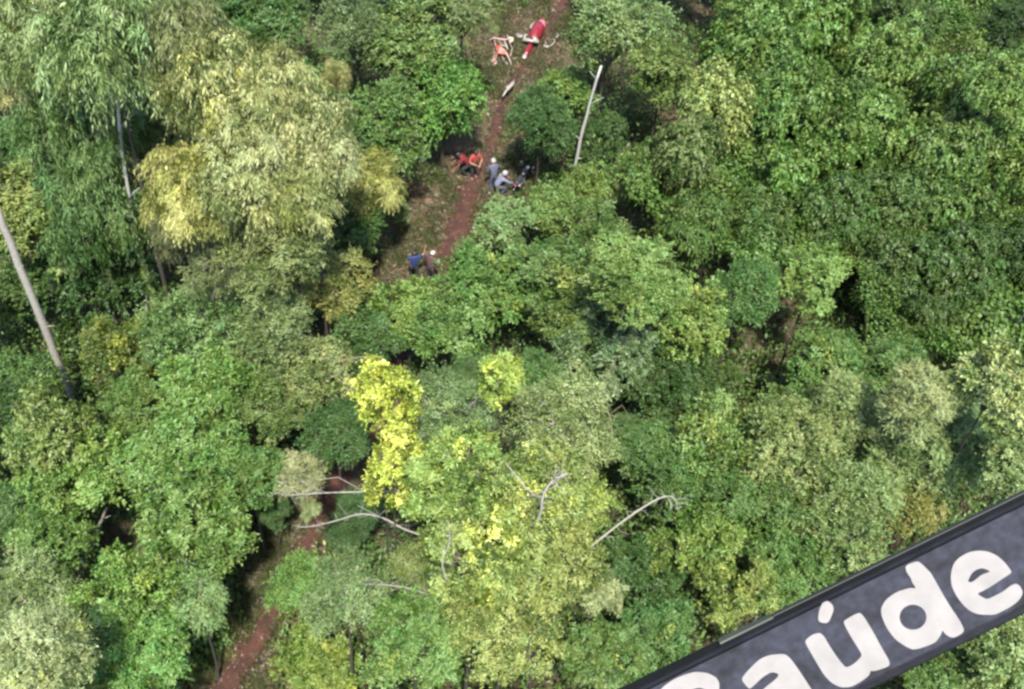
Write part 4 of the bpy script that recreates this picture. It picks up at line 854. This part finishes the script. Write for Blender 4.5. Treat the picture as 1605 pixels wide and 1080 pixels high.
def beam_mat():
    m = bpy.data.materials.new('worn_grey_paint'); m.use_nodes = True; t = m.node_tree; N = t.nodes; L = t.links; b = N['Principled BSDF']
    tc = N.new('ShaderNodeTexCoord'); n1 = N.new('ShaderNodeTexNoise'); n1.inputs['Scale'].default_value = 16; n1.inputs['Detail'].default_value = 9; n1.inputs['Roughness'].default_value = .65
    mp = N.new('ShaderNodeMapping'); mp.inputs['Scale'].default_value = (1, 1.4, 1); L.new(tc.outputs['Object'], mp.inputs[0]); L.new(mp.outputs[0], n1.inputs['Vector'])
    r = N.new('ShaderNodeValToRGB'); e = r.color_ramp.elements; e[0].position = .36; e[0].color = (*srgb(106, 107, 116, BK), 1); e[1].position = .64; e[1].color = (*srgb(150, 154, 180, BK), 1)
    L.new(n1.outputs[0], r.inputs[0]); n2 = N.new('ShaderNodeTexNoise'); n2.inputs['Scale'].default_value = 90; n2.inputs['Detail'].default_value = 5; L.new(tc.outputs['Object'], n2.inputs['Vector'])
    mr = N.new('ShaderNodeMapRange'); L.new(n2.outputs[0], mr.inputs[0]); mr.inputs[1].default_value = .3; mr.inputs[2].default_value = .7; mr.inputs[3].default_value = .74; mr.inputs[4].default_value = 1.26
    mx = N.new('ShaderNodeVectorMath'); mx.operation = 'SCALE'; L.new(r.outputs[0], mx.inputs[0]); L.new(mr.outputs[0], mx.inputs['Scale']); L.new(mx.outputs[0], b.inputs['Base Color'])
    b.inputs['Roughness'].default_value = .7; b.inputs['Specular IOR Level'].default_value = .08; bp = N.new('ShaderNodeBump'); bp.inputs['Strength'].default_value = .25; bp.inputs['Distance'].default_value = .002; L.new(n2.outputs[0], bp.inputs['Height']); L.new(bp.outputs[0], b.inputs['Normal'])
    return m
BK = .075
BM = beam_mat(); BE = mat('dark_edge_metal', srgb(84, 86, 100, .07), .5, 0, .3, 26, .2); RAIL = mat('pale_rail', srgb(176, 186, 172, .13), .5, 0, .2, 20)
def prof(name, pr, u0, u1, m, parent=beam, n=1):
    k = MB(); k.loft([[(u0+(u1-u0)*i/n, v, w_) for v, w_ in pr] for i in range(n+1)]); return k.build(name, m, parent, smooth=False)
U0, U1 = -2.4, 1.9
prof('face_plate', [(vc+.001, 0), (vt-.0065, 0), (vt-.0065, -.036), (vc+.001, -.036)], U0, U1, BM)
# rounded upper lip with a groove before it, and the lower flange folded back
prof('upper_lip', [(vt-.006, -.004), (vt-.0045, .0015), (vt-.002, .003), (vt, .0015), (vt+.001, -.003), (vt+.001, -.034), (vt-.006, -.034)], U0, U1, BE)
prof('lower_flange', [(vc, -.001), (vc, -.034), (vb, -.040), (vb-.0006, -.012), (vb+.003, -.007), (vc-.004, -.006), (vc-.0015, -.001)], U0, U1, BE)
ur = on_face(1128, 1006)[0]
prof('rail', [(vt+.0012, -.018), (vt+.0024, -.018), (vt+.0024, -.030), (vt+.0012, -.030)], ur+.075, U1, mat('dull_rail', srgb(104, 116, 110, .07), .6, 0, .3, 20))
prof('rail_end', [(vt+.0012, -.012), (vt+.0034, -.012), (vt+.0034, -.030), (vt+.0012, -.030)], ur, ur+.074, RAIL)
for _m in (BE, RAIL): _m.node_tree.nodes['Principled BSDF'].inputs['Specular IOR Level'].default_value = .12
LET = mat('white_lettering', srgb(252, 244, 238, .125), .6, 0, .16, 28)
def chaikin(p, n=2):
    for _ in range(n):
        q = []
        for i in range(len(p)):
            a = p[i]; b = p[(i+1) % len(p)]; q += [(a[0]*.8+b[0]*.2, a[1]*.8+b[1]*.2), (a[0]*.2+b[0]*.8, a[1]*.2+b[1]*.8)]
        p = q
    return p
def glyph(label, sc, ox, oy, loops):
    cu = bpy.data.curves.new('letter', 'CURVE'); cu.dimensions = '2D'; cu.fill_mode = 'BOTH'; cu.extrude = .0004
    for lp in loops:
        pts = [on_face(ox+x/sc, oy+y/sc) for x, y in chaikin(lp)]
        s = cu.splines.new('POLY'); s.points.add(len(pts)-1); s.use_cyclic_u = True
        for i, (u, v) in enumerate(pts): s.points[i].co = (u, v, 0, 1)
    t = bpy.data.objects.new('tmp', cu); COL.objects.link(t); dg = bpy.context.evaluated_depsgraph_get()
    me = bpy.data.meshes.new_from_object(t.evaluated_get(dg)); bpy.data.objects.remove(t); me.name = 'letter'; me.materials.clear()
    o = link('letter', me, beam, LET); o.location = (0, 0, .0008); o['label'] = label; return o
glyph('white letter S', 5.732, 1000, 1000, [[(210, 445), (330, 360), (500, 300), (620, 310), (700, 350), (730, 400), (728, 470), (690, 500), (640, 480), (560, 442), (480, 459), (410, 520), (410, 600), (480, 640), (700, 620), (850, 680), (910, 800), (820, 930), (650, 1020), (480, 1040), (350, 1000), (330, 920), (400, 890), (520, 920), (680, 860), (720, 790), (640, 750), (450, 770), (280, 740), (190, 640), (150, 540)]])
glyph('white letter a', 6.42, 1080, 940, [[(520, 800), (580, 720), (700, 600), (800, 555), (960, 540), (1020, 590), (1100, 700), (1230, 899), (1330, 1060), (1290, 1110), (1210, 1130), (1170, 1110), (1150, 1170), (1050, 1230), (930, 1250), (820, 1200), (740, 1110), (670, 1000), (740, 899), (880, 790), (905, 745), (830, 722), (740, 775), (625, 885), (600, 895)],
      [(930, 1000), (1000, 990), (1040, 1060), (1000, 1120), (930, 1130), (890, 1060)]])
glyph('white letter u', 7.2, 1250, 930, [[(75, 535), (160, 465), (250, 440), (300, 485), (340, 560), (430, 700), (520, 815), (555, 835), (640, 790), (720, 710), (715, 670), (600, 490), (515, 330), (530, 300), (690, 210), (740, 250), (850, 430), (940, 600), (1035, 760), (1035, 820), (870, 875), (820, 870), (810, 920), (720, 990), (600, 1055), (480, 1060), (370, 1000), (290, 910), (200, 760), (120, 620)]])
glyph('white acute accent', 7.2, 1250, 930, [[(295, 82), (350, 88), (395, 130), (407, 190), (345, 338), (245, 325), (228, 280), (245, 170)]])
glyph('white letter d', 6.747, 1370, 870, [[(325, 110), (455, 60), (500, 90), (560, 150), (600, 190), (700, 370), (800, 540), (910, 700), (950, 790), (930, 825), (850, 870), (800, 868), (745, 830), (720, 790), (700, 850), (640, 930), (420, 1005), (330, 965), (220, 890), (130, 770), (75, 640), (70, 560), (120, 470), (230, 390), (370, 345), (445, 352), (400, 290), (385, 240), (340, 180)],
      [(408+145*math.cos(a), 655+135*math.sin(a)) for a in [2*math.pi*k/14 for k in range(14)]]])
glyph('white letter e', 8.304, 1480, 850, [[(440, 105), (560, 116), (680, 168), (780, 255), (872, 375), (862, 400), (780, 455), (600, 575), (500, 630), (425, 665), (470, 700), (545, 738), (600, 722), (760, 640), (860, 560), (930, 533), (980, 565), (1018, 640), (1003, 700), (950, 770), (860, 838), (700, 920), (640, 942), (440, 938), (330, 893), (240, 812), (155, 700), (92, 570), (78, 450), (98, 330), (128, 260), (200, 188), (320, 125)],
      [(298, 510), (350, 520), (400, 487), (480, 420), (600, 380), (540, 348), (480, 333), (400, 360), (345, 410)]])
